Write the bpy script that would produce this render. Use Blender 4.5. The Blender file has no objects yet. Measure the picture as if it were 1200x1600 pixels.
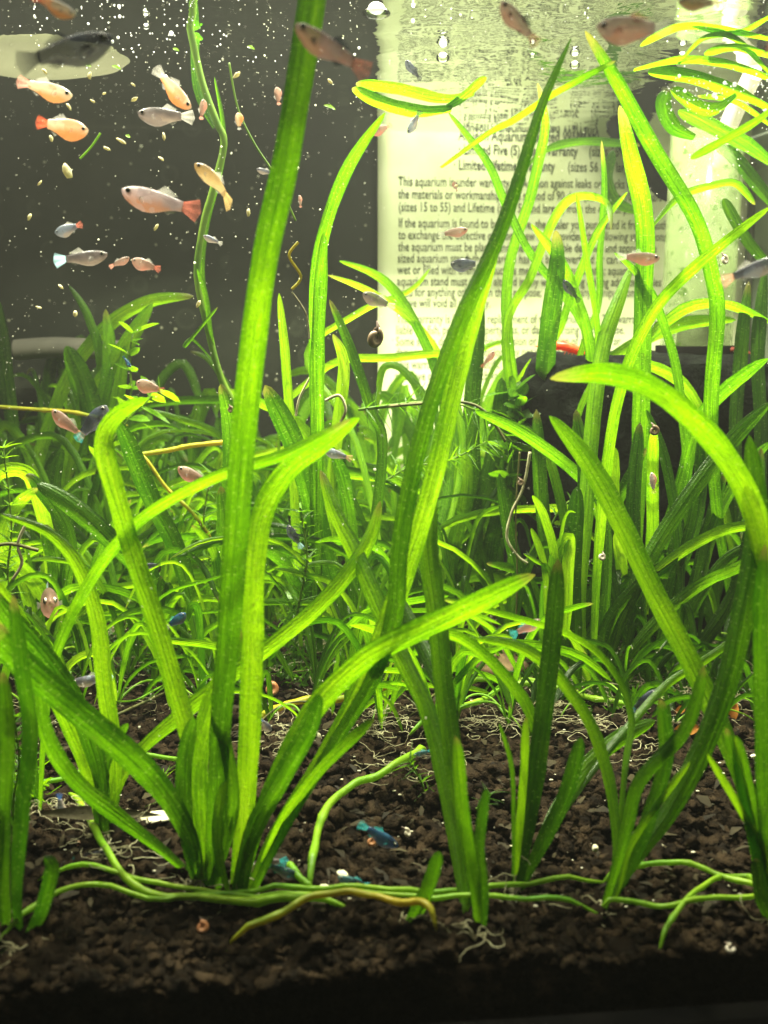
import bpy, math, random
from mathutils import Vector, Matrix, noise
R = math.radians
random.seed(11)
sc = bpy.context.scene
C = sc.collection
# ------------------------------------------------------------------ camera, world, light, exposure
F = 1670.0                      # focal length in pixels of the 1200 x 1600 photograph
PITCH = R(10.18)
CAM = Vector((0, 0, 0.09))
cd = bpy.data.cameras.new('camera'); cam = bpy.data.objects.new('camera', cd); C.objects.link(cam)
cam.location = CAM; cam.rotation_euler = (R(90) - PITCH, 0, 0)
cd.sensor_fit = 'VERTICAL'; cd.sensor_height = 24; cd.lens = 24 * F / 1600
cd.clip_start = 0.01; cd.clip_end = 10
cd.dof.use_dof = True; cd.dof.focus_distance = 0.235; cd.dof.aperture_fstop = 18
sc.camera = cam
w = bpy.data.worlds.new('World'); sc.world = w; w.use_nodes = True
bg = w.node_tree.nodes['Background']; bg.inputs[0].default_value = (0.80, 0.9, 0.75, 1); bg.inputs[1].default_value = 0.04
sc.view_settings.view_transform = 'Standard'; sc.view_settings.look = 'None'
sc.view_settings.exposure = -0.08; sc.view_settings.gamma = 1
sc.cycles.use_denoising = True
sc.cycles.use_adaptive_sampling = True; sc.cycles.adaptive_threshold = 0.03
sc.cycles.max_bounces = 6; sc.cycles.diffuse_bounces = 3; sc.cycles.glossy_bounces = 3
sc.cycles.transmission_bounces = 5; sc.cycles.transparent_max_bounces = 14; sc.cycles.volume_bounces = 0
sc.cycles.sample_clamp_indirect = 4

WATER = 0.1564
YAW = R(6)
BT = Vector((math.cos(YAW), math.sin(YAW), 0)); BN = Vector((-math.sin(YAW), math.cos(YAW), 0))
BACK0 = Vector((0, 0.40, 0)); FRONT0 = Vector((0, 0.1345, 0))
def lamp(name, px, py, z, sx, sy, power, col, rz=YAW):
    ld = bpy.data.lights.new(name, 'AREA'); ld.shape = 'RECTANGLE'; ld.size = sx; ld.size_y = sy; ld.energy = power; ld.color = col
    o = bpy.data.objects.new(name, ld); C.objects.link(o); o.location = (px, py, z); o.rotation_euler = (0, 0, rz)
    return o
lamp('aquarium_lamp', 0.0, 0.255, WATER + 0.07, 0.40, 0.16, 2.7, (1.0, 0.96, 0.80))
for lx_, ly_ in ((-0.10, 0.262), (-0.035, 0.268), (0.03, 0.275), (0.095, 0.282)):
    lamp('aquarium_diode', lx_, ly_, WATER + 0.060, 0.008, 0.008, 0.80, (1.0, 0.97, 0.80))
lamp('aquarium_diode', 0.024, 0.374, WATER + 0.05, 0.02, 0.012, 0.24, (1.0, 0.98, 0.85))

# ------------------------------------------------------------------ pixel helpers
cp, sp = math.cos(PITCH), math.sin(PITCH)
def ray(px, py):
    x = (px - 600) / F; v = -(py - 800) / F
    return Vector((x, cp + v * sp, -sp + v * cp))
def W(px, py, d):
    r = ray(px, py); return CAM + r * (d / r.y)
def gd(py):
    r = ray(600, py); return 0.09 / max(1e-3, -r.z) * r.y
def G(px, py, lift=0.0):
    p = W(px, py, gd(py)); p.z = lift; return p
def onback(px, py, off=0.0):
    r = ray(px, py); t = (BACK0 - BN * off - CAM).dot(BN) / r.dot(BN); return CAM + r * t
def pxs(s):
    return [tuple(float(v) for v in q.split(',')) for q in s.split()]
def catmull(P, n):
    """n+1 points evenly by parameter through P (tuples of floats)"""
    out = []; m = len(P) - 1
    for i in range(n + 1):
        t = i / n * m; k = min(int(t), m - 1); u = t - k
        a = P[max(k - 1, 0)]; b = P[k]; c = P[k + 1]; d = P[min(k + 2, m)]
        out.append(tuple(0.5 * (2 * b[j] + (c[j] - a[j]) * u + (2 * a[j] - 5 * b[j] + 4 * c[j] - d[j]) * u * u + (3 * b[j] - a[j] - 3 * c[j] + d[j]) * u ** 3) for j in range(len(b))))
    return out

# ------------------------------------------------------------------ material helpers
def mat(name):
    m = bpy.data.materials.new(name); m.use_nodes = True; nt = m.node_tree; nt.nodes.clear()
    return m, nt, nt.nodes.new('ShaderNodeOutputMaterial')
class N:
    def __init__(s, nt): s.nt = nt
    def __call__(s, kind, **kw):
        n = s.nt.nodes.new(kind)
        for k, v in kw.items():
            if k.startswith('i_'):
                key = k[2:]
                key = int(key) if key.isdigit() else key.replace('_', ' ')
                sock = n.inputs[key]
                if isinstance(v, bpy.types.NodeSocket): s.nt.links.new(v, sock)
                else:
                    if hasattr(sock, 'default_value') and isinstance(v, tuple) and len(v) == 3 and len(sock.default_value) == 4: v = v + (1,)
                    sock.default_value = v
            else: setattr(n, k, v)
        return n
    def math(s, op, a, b=0.0, c=None):
        n = s.nt.nodes.new('ShaderNodeMath'); n.operation = op
        for i, v in enumerate((a, b) + ((c,) if c is not None else ())):
            if isinstance(v, bpy.types.NodeSocket): s.nt.links.new(v, n.inputs[i])
            else: n.inputs[i].default_value = v
        return n.outputs[0]
    def mix(s, f, a, b):
        n = s.nt.nodes.new('ShaderNodeMix'); n.data_type = 'RGBA'
        for sock, v in ((n.inputs[0], f), (n.inputs[6], a), (n.inputs[7], b)):
            if isinstance(v, bpy.types.NodeSocket): s.nt.links.new(v, sock)
            else: sock.default_value = v + (1,) if isinstance(v, tuple) and len(v) == 3 else v
        return n.outputs[2]
    def ramp(s, f, stops, interp='LINEAR'):
        n = s.nt.nodes.new('ShaderNodeValToRGB'); n.color_ramp.interpolation = interp
        el = n.color_ramp.elements
        while len(el) < len(stops): el.new(0.5)
        for e, (p, c) in zip(el, stops): e.position = p; e.color = c + (1,) if len(c) == 3 else c
        s.nt.links.new(f, n.inputs[0]); return n.outputs[0]
    def shade(s, f, a, b):
        n = s.nt.nodes.new('ShaderNodeMixShader')
        for sock, v in zip(n.inputs, (f, a, b)):
            if isinstance(v, bpy.types.NodeSocket): s.nt.links.new(v, sock)
            else: sock.default_value = v
        return n.outputs[0]

def principled(name, col, rough=0.6, col2=None, scale=200.0, bump=0.0, bscale=400.0, spec=0.3, metal=0.0, trans=0.0):
    m, nt, out = mat(name); n = N(nt)
    tc = n('ShaderNodeTexCoord').outputs['Object']
    p = n('ShaderNodeBsdfPrincipled', i_Roughness=rough, i_Metallic=metal)
    p.inputs['Specular IOR Level'].default_value = spec
    if col2:
        nz = n('ShaderNodeTexNoise', i_Vector=tc, i_Scale=scale, i_Detail=4.0).outputs[0]
        nt.links.new(n.ramp(nz, [(0.35, col), (0.68, col2)]), p.inputs['Base Color'])
    else: p.inputs['Base Color'].default_value = col + (1,)
    if bump:
        nb = n('ShaderNodeTexNoise', i_Vector=tc, i_Scale=bscale, i_Detail=5.0).outputs[0]
        b = n('ShaderNodeBump', i_Strength=bump, i_Distance=0.0006, i_Height=nb); nt.links.new(b.outputs[0], p.inputs['Normal'])
    res = p.outputs[0]
    if trans:
        t = n('ShaderNodeBsdfTranslucent', i_Color=tuple(min(1, c * 1.4) for c in (col2 or col)))
        res = n.shade(trans, res, t.outputs[0])
    nt.links.new(res, out.inputs[0]); return m

def leaf_material(name='vallisneria_leaf', marks=1.0):
    m, nt, out = mat(name); n = N(nt)
    uv = n('ShaderNodeUVMap').outputs[0]
    sx = n('ShaderNodeSeparateXYZ', i_0=uv); u, v = sx.outputs[0], sx.outputs[1]
    tint = n('ShaderNodeAttribute', attribute_type='OBJECT', attribute_name='tint').outputs['Fac']
    rnd = n('ShaderNodeObjectInfo').outputs['Random']
    off = n.math('MULTIPLY', rnd, 40.0)
    def vec(a, b): return n('ShaderNodeCombineXYZ', i_X=n.math('MULTIPLY_ADD', u, a, off), i_Y=n.math('MULTIPLY', v, b), i_Z=off).outputs[0]
    big = n('ShaderNodeTexNoise', i_Vector=vec(0.6, 0.45), i_Scale=1.0, i_Detail=3.0).outputs[0]
    fine = n('ShaderNodeTexNoise', i_Vector=vec(9, 9), i_Scale=1.6, i_Detail=4.0).outputs[0]
    vein = n.math('SINE', n.math('MULTIPLY', u, 2 * math.pi * 5.0)); vein = n.math('MULTIPLY_ADD', vein, 0.5, 0.5)
    streak = n('ShaderNodeTexNoise', i_Vector=vec(26, 0.8), i_Scale=1.0, i_Detail=2.0).outputs[0]
    cells = n('ShaderNodeTexNoise', i_Vector=vec(10, 22), i_Scale=1.0, i_Detail=1.0).outputs[0]
    t = n.math('ADD', tint, n.math('MULTIPLY', n.math('SUBTRACT', big, 0.5), 1.0))
    t = n.math('ADD', t, n.math('MULTIPLY', n.math('SUBTRACT', streak, 0.5), 0.75))
    t = n.math('ADD', t, n.math('MULTIPLY', n.math('SUBTRACT', fine, 0.5), 0.35))
    t = n.math('ADD', t, n.math('MULTIPLY', n.math('SUBTRACT', cells, 0.5), 0.25))
    edge = n.math('ABSOLUTE', n.math('SUBTRACT', u, 0.5))
    t = n.math('ADD', t, n.math('MULTIPLY', n.math('LESS_THAN', n.math('ABSOLUTE', n.math('SUBTRACT', edge, 0.17)), 0.012), 0.10))
    t = n.math('SUBTRACT', t, n.math('MULTIPLY', n.math('LESS_THAN', edge, 0.03), 0.13))
    t = n.math('SUBTRACT', t, n.math('MULTIPLY', n.math('POWER', n.math('MULTIPLY', edge, 2.0), 3.0), 0.18))
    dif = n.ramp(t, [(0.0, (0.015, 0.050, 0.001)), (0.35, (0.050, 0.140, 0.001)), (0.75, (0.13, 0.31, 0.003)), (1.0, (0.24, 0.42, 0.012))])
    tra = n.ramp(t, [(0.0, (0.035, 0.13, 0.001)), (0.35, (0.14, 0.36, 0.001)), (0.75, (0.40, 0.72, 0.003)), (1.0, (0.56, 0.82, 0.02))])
    # small pale calcium dashes lying across the blade
    dv = n('ShaderNodeTexVoronoi', i_Vector=vec(3.2, 7.5), i_Scale=1.0); dv.feature = 'F1'
    loc = n('ShaderNodeVectorMath', operation='SUBTRACT'); nt.links.new(dv.inputs[0].links[0].from_socket, loc.inputs[0]); nt.links.new(dv.outputs['Position'], loc.inputs[1])
    ls = n('ShaderNodeSeparateXYZ', i_0=loc.outputs[0])
    wob = n.math('MULTIPLY_ADD', n.math('MULTIPLY', ls.outputs[0], ls.outputs[0]), 0.9, ls.outputs[1])
    dy = n.math('ABSOLUTE', wob); dx = n.math('ABSOLUTE', ls.outputs[0])
    on = n.math('MULTIPLY', n.math('LESS_THAN', dy, 0.05), n.math('LESS_THAN', dx, 0.2))
    keep = n.math('LESS_THAN', n('ShaderNodeSeparateXYZ', i_0=dv.outputs['Color']).outputs[0], 0.5)
    on = n.math('MULTIPLY', n.math('MULTIPLY', on, keep), 0.38 * marks)
    dif = n.mix(on, dif, (0.4, 0.55, 0.15)); tra = n.mix(on, tra, (0.5, 0.75, 0.1))
    # browned tips
    ln = n('ShaderNodeAttribute', attribute_type='OBJECT', attribute_name='blade_length').outputs['Fac']
    tp = n.math('DIVIDE', v, ln); tp = n.math('ADD', tp, n.math('MULTIPLY', n.math('SUBTRACT', fine, 0.5), 0.06))
    tipf = n.math('MULTIPLY', n.math('MULTIPLY', n.math('SUBTRACT', tp, 0.955), 22.0), n.math('GREATER_THAN', rnd, 0.5)); tipf = n.math('MAXIMUM', n.math('MINIMUM', tipf, 0.8), 0.0)
    dif = n.mix(tipf, dif, (0.16, 0.13, 0.03)); tra = n.mix(tipf, tra, (0.35, 0.30, 0.05))
    # algae film in patches, and a few brown specks
    alg = n('ShaderNodeTexNoise', i_Vector=vec(2.2, 1.6), i_Scale=1.0, i_Detail=6.0, i_Roughness=0.7).outputs[0]
    alg = n.math('MULTIPLY', n.math('MAXIMUM', n.math('MINIMUM', n.math('MULTIPLY', n.math('SUBTRACT', alg, 0.53), 6.0), 1.0), 0.0), 0.72)
    dif = n.mix(alg, dif, (0.035, 0.075, 0.008)); tra = n.mix(alg, tra, (0.10, 0.24, 0.005))
    sp_ = n('ShaderNodeTexNoise', i_Vector=vec(7, 7), i_Scale=1.0, i_Detail=2.0).outputs[0]
    sp2 = n.math('MULTIPLY', n.math('GREATER_THAN', sp_, 0.70), 0.5)
    dif = n.mix(sp2, dif, (0.06, 0.08, 0.01)); tra = n.mix(sp2, tra, (0.1, 0.15, 0.01))
    hgt = n.math('ADD', n.math('MULTIPLY', vein, 0.35), n.math('MULTIPLY', fine, 0.9)); hgt = n.math('ADD', hgt, n.math('MULTIPLY', cells, 0.5))
    bmp = n('ShaderNodeBump', i_Strength=0.5, i_Distance=0.0003, i_Height=hgt).outputs[0]
    d = n('ShaderNodeBsdfDiffuse', i_Color=dif, i_Normal=bmp); tr = n('ShaderNodeBsdfTranslucent', i_Color=tra, i_Normal=bmp)
    g = n('ShaderNodeBsdfGlossy', i_Roughness=0.32, i_Normal=bmp, i_Color=(0.9, 0.95, 0.8))
    body = n.shade(0.55, d.outputs[0], tr.outputs[0])
    nt.links.new(n.shade(0.035, body, g.outputs[0]), out.inputs[0]); return m
M = {}
M['leaf'] = leaf_material()
M['thin_leaf'] = leaf_material('fine_leaf', 0.0)
M['root'] = principled('root', (0.12, 0.10, 0.04), 0.6, (0.50, 0.47, 0.27), 300)
M['runner'] = principled('runner', (0.10, 0.27, 0.01), 0.4, (0.30, 0.46, 0.02), 60, 0.3, 900, trans=0.35)
M['yellow_runner'] = principled('yellow_runner', (0.16, 0.26, 0.01), 0.4, (0.42, 0.34, 0.02), 70, 0.3, 900, trans=0.35)
M['stem'] = principled('plant_stem', (0.06, 0.13, 0.01), 0.5, (0.16, 0.26, 0.02), 120, trans=0.3)
M['twig'] = principled('brown_twig', (0.05, 0.06, 0.015), 0.6, (0.13, 0.12, 0.03), 200)
M['soil'] = principled('aqua_soil', (0.006, 0.004, 0.002), 0.95, (0.043, 0.028, 0.014), 300, 1.0, 2600, spec=0.08)
M['stone'] = principled('pale_stone', (0.55, 0.50, 0.30), 0.6, (0.72, 0.70, 0.52), 300, 0.3, 900)
M['tan_stone'] = principled('tan_stone', (0.05, 0.03, 0.012), 0.8, (0.20, 0.13, 0.055), 110, 0.4, 500)
M['wood'] = principled('drift_wood', (0.07, 0.06, 0.03), 0.8, (0.16, 0.14, 0.07), 60, 0.6, 500)
M['dead_leaf'] = principled('dead_leaf', (0.32, 0.10, 0.01), 0.7, (0.50, 0.22, 0.03), 200, trans=0.3)
M['plastic_black'] = principled('black_plastic', (0.002, 0.002, 0.002), 0.9, (0.005, 0.0045, 0.004), 80, 0.15, 400, spec=0.0)
M['sponge'] = principled('black_sponge', (0.0012, 0.0014, 0.0012), 0.95, (0.006, 0.008, 0.005), 260, 1.0, 900, spec=0.08)
M['strap'] = principled('dark_strap', (0.004, 0.004, 0.006), 0.8, (0.010, 0.011, 0.012), 80, spec=0.05)
M['white_tube'] = principled('white_tube', (0.62, 0.60, 0.52), 0.35, trans=0.4)
M['ink'] = principled('printed_ink', (0.06, 0.065, 0.045), 0.9, spec=0.05)
M['cream'] = principled('dull_cream', (0.025, 0.028, 0.016), 0.8, (0.07, 0.07, 0.042), 30, trans=0.3)
M['pale_grey'] = principled('pale_reflection', (0.05, 0.05, 0.038), 0.7, (0.16, 0.15, 0.11), 30)
M['eye'] = principled('fish_eye', (0.008, 0.008, 0.01), 0.15, spec=0.6)
M['iris'] = principled('fish_iris', (0.45, 0.42, 0.32), 0.3, spec=0.6)
M['grey_glass'] = principled('side_glass', (0.10, 0.14, 0.10), 0.2, (0.42, 0.45, 0.36), 14, trans=0.3)

def simple_shader(name, build):
    m, nt, out = mat(name); nt.links.new(build(N(nt), nt), out.inputs[0]); return m
M['clear'] = simple_shader('clear_glass', lambda n, nt: n('ShaderNodeBsdfTransparent', i_Color=(0.985, 0.99, 0.985)).outputs[0])
def _surf(n, nt):
    tc = n('ShaderNodeTexCoord').outputs['Object']
    mp = n('ShaderNodeMapping', i_Vector=tc, i_Scale=(1, 1.0, 1)).outputs[0]
    nz = n('ShaderNodeTexNoise', i_Vector=mp, i_Scale=55.0, i_Detail=3.0, i_Distortion=0.6).outputs[0]
    b = n('ShaderNodeBump', i_Strength=0.32, i_Distance=0.0014, i_Height=nz).outputs[0]
    f = n('ShaderNodeFresnel', i_IOR=1.333, i_Normal=b).outputs[0]
    g = n('ShaderNodeBsdfGlossy', i_Roughness=0.02, i_Color=(0.95, 0.97, 0.93), i_Normal=b)
    t = n('ShaderNodeBsdfTransparent', i_Color=(0.97, 0.99, 0.95))
    return n.shade(f, t.outputs[0], g.outputs[0])
M['water'] = simple_shader('water_surface', _surf)
def _bub(n, nt):
    f = n('ShaderNodeFresnel', i_IOR=1.4).outputs[0]
    return n.shade(n.math('MULTIPLY', f, 1.6), n('ShaderNodeBsdfTransparent', i_Color=(0.96, 0.98, 0.94)).outputs[0], n('ShaderNodeBsdfGlossy', i_Roughness=0.05).outputs[0])
M['bubble'] = simple_shader('air_bubble', _bub)
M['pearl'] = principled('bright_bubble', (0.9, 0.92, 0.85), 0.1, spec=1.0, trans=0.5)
M['speck'] = principled('suspended_speck', (0.8, 0.8, 0.62), 0.6, trans=0.5)
def _paper(n, nt):
    tc = n('ShaderNodeTexCoord').outputs['Object']
    a = n('ShaderNodeTexNoise', i_Vector=tc, i_Scale=32.0, i_Detail=5.0).outputs[0]
    c = n.ramp(a, [(0.3, (0.54, 0.59, 0.29)), (0.6, (0.66, 0.70, 0.42)), (0.8, (0.60, 0.64, 0.34))])
    s = n('ShaderNodeTexNoise', i_Vector=tc, i_Scale=420.0, i_Detail=2.0).outputs[0]
    c = n.mix(n.math('MULTIPLY', n.math('GREATER_THAN', s, 0.73), 0.5), c, (0.25, 0.3, 0.12))
    return n('ShaderNodeBsdfDiffuse', i_Color=c).outputs[0]
M['paper'] = simple_shader('cream_label_paper', _paper)
def _back(n, nt):
    tc = n('ShaderNodeTexCoord').outputs['Object']
    a = n('ShaderNodeTexNoise', i_Vector=tc, i_Scale=9.0, i_Detail=6.0, i_Roughness=0.6).outputs[0]
    c = n.ramp(a, [(0.32, (0.006, 0.007, 0.006)), (0.55, (0.018, 0.020, 0.014)), (0.75, (0.05, 0.045, 0.028))])
    v = n('ShaderNodeTexVoronoi', i_Vector=tc, i_Scale=75.0); v.feature = 'F1'
    r = n.math('MULTIPLY', n.math('LESS_THAN', v.outputs['Distance'], 0.30), n.math('GREATER_THAN', n('ShaderNodeTexNoise', i_Vector=tc, i_Scale=25.0, i_Detail=3.0).outputs[0], 0.5))
    rr = n.math('GREATER_THAN', v.outputs['Distance'], 0.22)
    c = n.mix(n.math('MULTIPLY', r, n.math('MULTIPLY_ADD', rr, 0.10, 0.06)), c, (0.07, 0.08, 0.05))
    v2 = n('ShaderNodeTexVoronoi', i_Vector=tc, i_Scale=190.0).outputs['Distance']
    c = n.mix(n.math('MULTIPLY', n.math('LESS_THAN', v2, 0.10), 0.5), c, (0.30, 0.30, 0.2))
    p = n('ShaderNodeBsdfDiffuse', i_Color=c); return p.outputs[0]
M['backing'] = simple_shader('black_backing', _back)
def _tube(n, nt):
    tc = n('ShaderNodeTexCoord').outputs['Object']
    a = n('ShaderNodeTexNoise', i_Vector=tc, i_Scale=60.0, i_Detail=6.0, i_Roughness=0.65).outputs[0]
    al = n.math('MULTIPLY_ADD', a, 0.9, -0.18)
    s = n('ShaderNodeTexNoise', i_Vector=tc, i_Scale=330.0, i_Detail=3.0).outputs[0]
    sp_ = n.math('GREATER_THAN', s, 0.62)
    c = n.mix(sp_, (0.36, 0.44, 0.20), (0.09, 0.16, 0.03))
    p = n('ShaderNodeBsdfPrincipled', i_Base_Color=c, i_Roughness=0.15); tl = n('ShaderNodeBsdfTranslucent', i_Color=c)
    b = n.shade(0.5, p.outputs[0], tl.outputs[0])
    return n.shade(n.math('MAXIMUM', al, n.math('MULTIPLY', sp_, 0.6)), n('ShaderNodeBsdfTransparent', i_Color=(0.93, 0.96, 0.90)).outputs[0], b)
M['clear_tube'] = simple_shader('algae_coated_tube', _tube)

# ------------------------------------------------------------------ object helpers
def link(name, me, m, parent=None):
    o = bpy.data.objects.new(name, me); C.objects.link(o)
    if m and not me.materials: me.materials.append(m)
    if parent: o.parent = parent
    return o
def mesh(name, V, Fc, smooth=True, uvs=None):
    me = bpy.data.meshes.new(name); me.from_pydata([tuple(v) for v in V], [], Fc)
    if smooth: me.polygons.foreach_set('use_smooth', [True] * len(me.polygons))
    if uvs:
        l = me.uv_layers.new(name='UVMap'); flat = []
        for p in me.polygons:
            for vi in p.vertices: flat += uvs[vi]
        l.data.foreach_set('uv', flat)
    me.update(); return me
def tag(o, label=None, cat=None, group=None, kind=None):
    if label: o['label'] = label
    if cat: o['category'] = cat
    if group: o['group'] = group
    if kind: o['kind'] = kind
    return o
def empty(name, loc=(0, 0, 0), mw=None):
    o = bpy.data.objects.new(name, None); C.objects.link(o); o.empty_display_size = 0.005
    if mw is not None: o.matrix_world = mw
    else: o.location = loc
    return o
class MB:
    def __init__(s): s.V = []; s.F = []
    def tube(s, P, r0, r1=None, n=6, cap=True):
        r1 = r0 if r1 is None else r1; P = [Vector(p) for p in P]; k = len(P); base = len(s.V); up = Vector((0.13, 0.31, 0.94)).normalized()
        for i, p in enumerate(P):
            t = (P[min(i + 1, k - 1)] - P[max(i - 1, 0)])
            t = t.normalized() if t.length > 1e-9 else Vector((0, 0, 1))
            a = t.cross(up)
            if a.length < 1e-3: a = t.cross(Vector((1, 0, 0)))
            a.normalize(); b = t.cross(a); r = r0 + (r1 - r0) * i / (k - 1) if not callable(r0) else r0(i / (k - 1))
            for j in range(n):
                th = 2 * math.pi * j / n; s.V.append(p + a * (r * math.cos(th)) + b * (r * math.sin(th)))
        for i in range(k - 1):
            for j in range(n):
                q = base + i * n + j; q2 = base + i * n + (j + 1) % n; s.F.append((q, q2, q2 + n, q + n))
        if cap: s.F.append(tuple(base + j for j in range(n))[::-1]); s.F.append(tuple(base + (k - 1) * n + j for j in range(n)))
        return s
    def box(s, c, h, ax=(Vector((1, 0, 0)), Vector((0, 1, 0)), Vector((0, 0, 1)))):
        b = len(s.V); c = Vector(c)
        for x in (-1, 1):
            for y in (-1, 1):
                for z in (-1, 1): s.V.append(c + ax[0] * (x * h[0]) + ax[1] * (y * h[1]) + ax[2] * (z * h[2]))
        for f in ((0, 1, 3, 2), (4, 6, 7, 5), (0, 4, 5, 1), (2, 3, 7, 6), (0, 2, 6, 4), (1, 5, 7, 3)): s.F.append(tuple(b + i for i in f))
        return s
    def add(s, V, Fc):
        b = len(s.V); s.V += list(V); s.F += [tuple(b + i for i in f) for f in Fc]; return s
    def build(s, name, m, parent=None, smooth=True):
        return link(name, mesh(name, s.V, s.F, smooth), m, parent)
import bmesh
def ico(sub):
    bm = bmesh.new(); bmesh.ops.create_icosphere(bm, subdivisions=sub, radius=1)
    V = [v.co.copy() for v in bm.verts]; Fc = [tuple(v.index for v in f.verts) for f in bm.faces]; bm.free(); return V, Fc
ICO1, ICO2, ICO3, ICO4 = ico(1), ico(2), ico(3), ico(4)
def lump(seed, rough=0.45, src=ICO2, flat=0.8, fq=1.3):
    rnd = random.Random(seed); s = Vector((rnd.uniform(0.8, 1.2), rnd.uniform(0.8, 1.2), rnd.uniform(0.6, 1.0) * flat)); o = Vector((seed * 7.13, seed * 3.7, 1.1))
    return [Vector((v.x * s.x, v.y * s.y, v.z * s.z)) * (1 + rough * noise.noise(v * fq + o) + rough * 0.5 * noise.noise(v * 3.1 + o)) for v in src[0]], src[1]

# ------------------------------------------------------------------ ribbons (leaf blades)
def blade(P, widths, taus, name, m, parent, tint, nseg=30, cup=0.17, viewfix=None, origin=None):
    """P: list of world points along the blade, widths (m) and twist out of the picture plane along it"""
    V = []; Fc = []; uvs = []; n = len(P); K = 5; L = 0.0; o = origin or Vector((0, 0, 0)); sd = random.random() * 90
    for i, p in enumerate(P):
        t = (P[min(i + 1, n - 1)] - P[max(i - 1, 0)]).normalized()
        vd = (viewfix if viewfix is not None else (p - CAM)).normalized()
        a = t.cross(vd)
        if a.length < 0.05: a = t.cross(Vector((0, 0, 1)))
        a.normalize(); b = a.cross(t).normalized()
        tau = taus[i]; az = max(-1, min(1, a.z * 1.15)); tau = -abs(tau) * 1.2 * az + tau * (1 - abs(az)) ** .7
        tau = max(-1.2, min(1.2, tau + .18 * noise.noise(Vector((L * 45, sd, 3))))); wd = a * math.cos(tau) + b * math.sin(tau); nn = wd.cross(t).normalized()
        if i: L += (P[i] - P[i - 1]).length
        wv = 0.86 * widths[i] / max(0.5, math.cos(tau)) * (1 + 0.07 * noise.noise(Vector((L * 130, sd, 0))) - 0.22 * max(0, noise.noise(Vector((L * 420, sd, 7))) - .52))
        for k in range(K):
            s = (k / (K - 1) - 0.5) * 2
            rip = (0.10 * noise.noise(Vector((L * 90, s * 1.5 + sd, 2.0))) + 0.05 * abs(s) * noise.noise(Vector((L * 330, s * 2 + sd, 5.0)))) * wv
            V.append(p - o + wd * (s * wv / 2) + nn * (cup * wv * (s * s - 0.4) + rip))
            uvs.append((k / (K - 1), L * 100))
    for i in range(n - 1):
        for k in range(K - 1):
            q = i * K + k; Fc.append((q, q + 1, q + K + 1, q + K))
    ob = link(name, mesh(name, V, Fc, True, uvs), m, parent); ob['tint'] = float(tint); ob['blade_length'] = max(.1, L * 100); return ob
def profile(t, base=0.42, tip=0.11):
    w_ = base + (1 - base) * min(1, t / 0.35) if t < 0.35 else 1
    if tip and t > 1 - tip * 1.8:
        q = (1 - t) / (tip * 1.8); w_ *= max(0.05, math.sqrt(max(0, 1 - (1 - q) ** 2.2)))
    return w_
def leaf(parent, path, wpx, d0=None, d1=None, tau=None, tw=None, tint=0.3, base=0.42, tip=0.11, nseg=34, m='leaf', cup=0.17, dm=None, name='leaf'):
    """path 'x,y x,y ...' from the base to the tip in photograph pixels, at distances d0..d1 (dm: in the middle)"""
    P = pxs(path) if isinstance(path, str) else path
    if d0 is None: d0 = gd(P[0][1])
    if d1 is None: d1 = d0
    if tau is None: tau = random.choice((-1, 1)) * random.uniform(22, 42)
    if tw is None: tw = random.uniform(-25, 25)
    S = catmull(P, nseg); acc = [0.0]
    for i in range(1, len(S)): acc.append(acc[-1] + math.hypot(S[i][0] - S[i - 1][0], S[i][1] - S[i - 1][1]))
    pts = []; ws = []; ts = []; o = parent.location.copy()
    for i, (x, y) in enumerate(S):
        t = acc[i] / acc[-1]
        d = d0 + (d1 - d0) * t if dm is None else (d0 * (1 - t) ** 2 + 2 * dm * t * (1 - t) + d1 * t * t)
        lim = 0.388 + (x - 600) / F * d * 0.105
        d = min(d, lim); p = W(x, y, d)
        if p.z < -0.001: p = G(x, y, -0.001) if y > 900 else p; d = p.y
        if p.z > WATER - 0.0012: p.z = WATER - 0.0012
        th = R(tau + tw * (t - 0.5) * 2)
        pts.append(p); ts.append(th); ws.append(wpx * d / F * profile(t, base, tip))
    return blade(pts, ws, ts, name, M[m], parent, tint, cup=cup, origin=o)
def roots(parent, base, n=14, size=0.012, seed=0, r=0.00011):
    rnd = random.Random(seed); mb = MB(); o = parent.location
    for _ in range(n):
        az = rnd.uniform(0, 2 * math.pi); L = size * rnd.uniform(0.5, 1.3); p = base + Vector((0, 0, 0.001)); P = [p - o]; d = Vector((math.cos(az), math.sin(az), rnd.uniform(-0.1, 0.5)))
        k = 12
        for i in range(k):
            d = (d + Vector((rnd.gauss(0, .5), rnd.gauss(0, .5), rnd.gauss(0, .4) - 0.12))).normalized(); p = p + d * (L / k)
            p.z = max(p.z, soilz(p.x, p.y) + 0.0017); P.append(p - o)
        mb.tube(P, r * rnd.uniform(0.8, 1.5), r * 0.5, 4, False)
    return mb.build('roots', M['root'], parent)
def plant(label, basepx, leaves, cat='plant', name='vallisneria', nroots=10, group=None, dflt=None, rsize=0.010, lift=0.0, bd=None):
    b = G(*basepx) if bd is None else W(basepx[0], basepx[1], bd)
    e = empty(name, b); tag(e, label, cat, group)
    for l in leaves:
        kw = dict(dflt or {}); kw.update(l[2] if len(l) > 2 else {}); leaf(e, l[0], l[1], **kw)
    if nroots: roots(e, b, nroots, rsize, seed=int(basepx[0] * 7 + basepx[1]))
    return e
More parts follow.
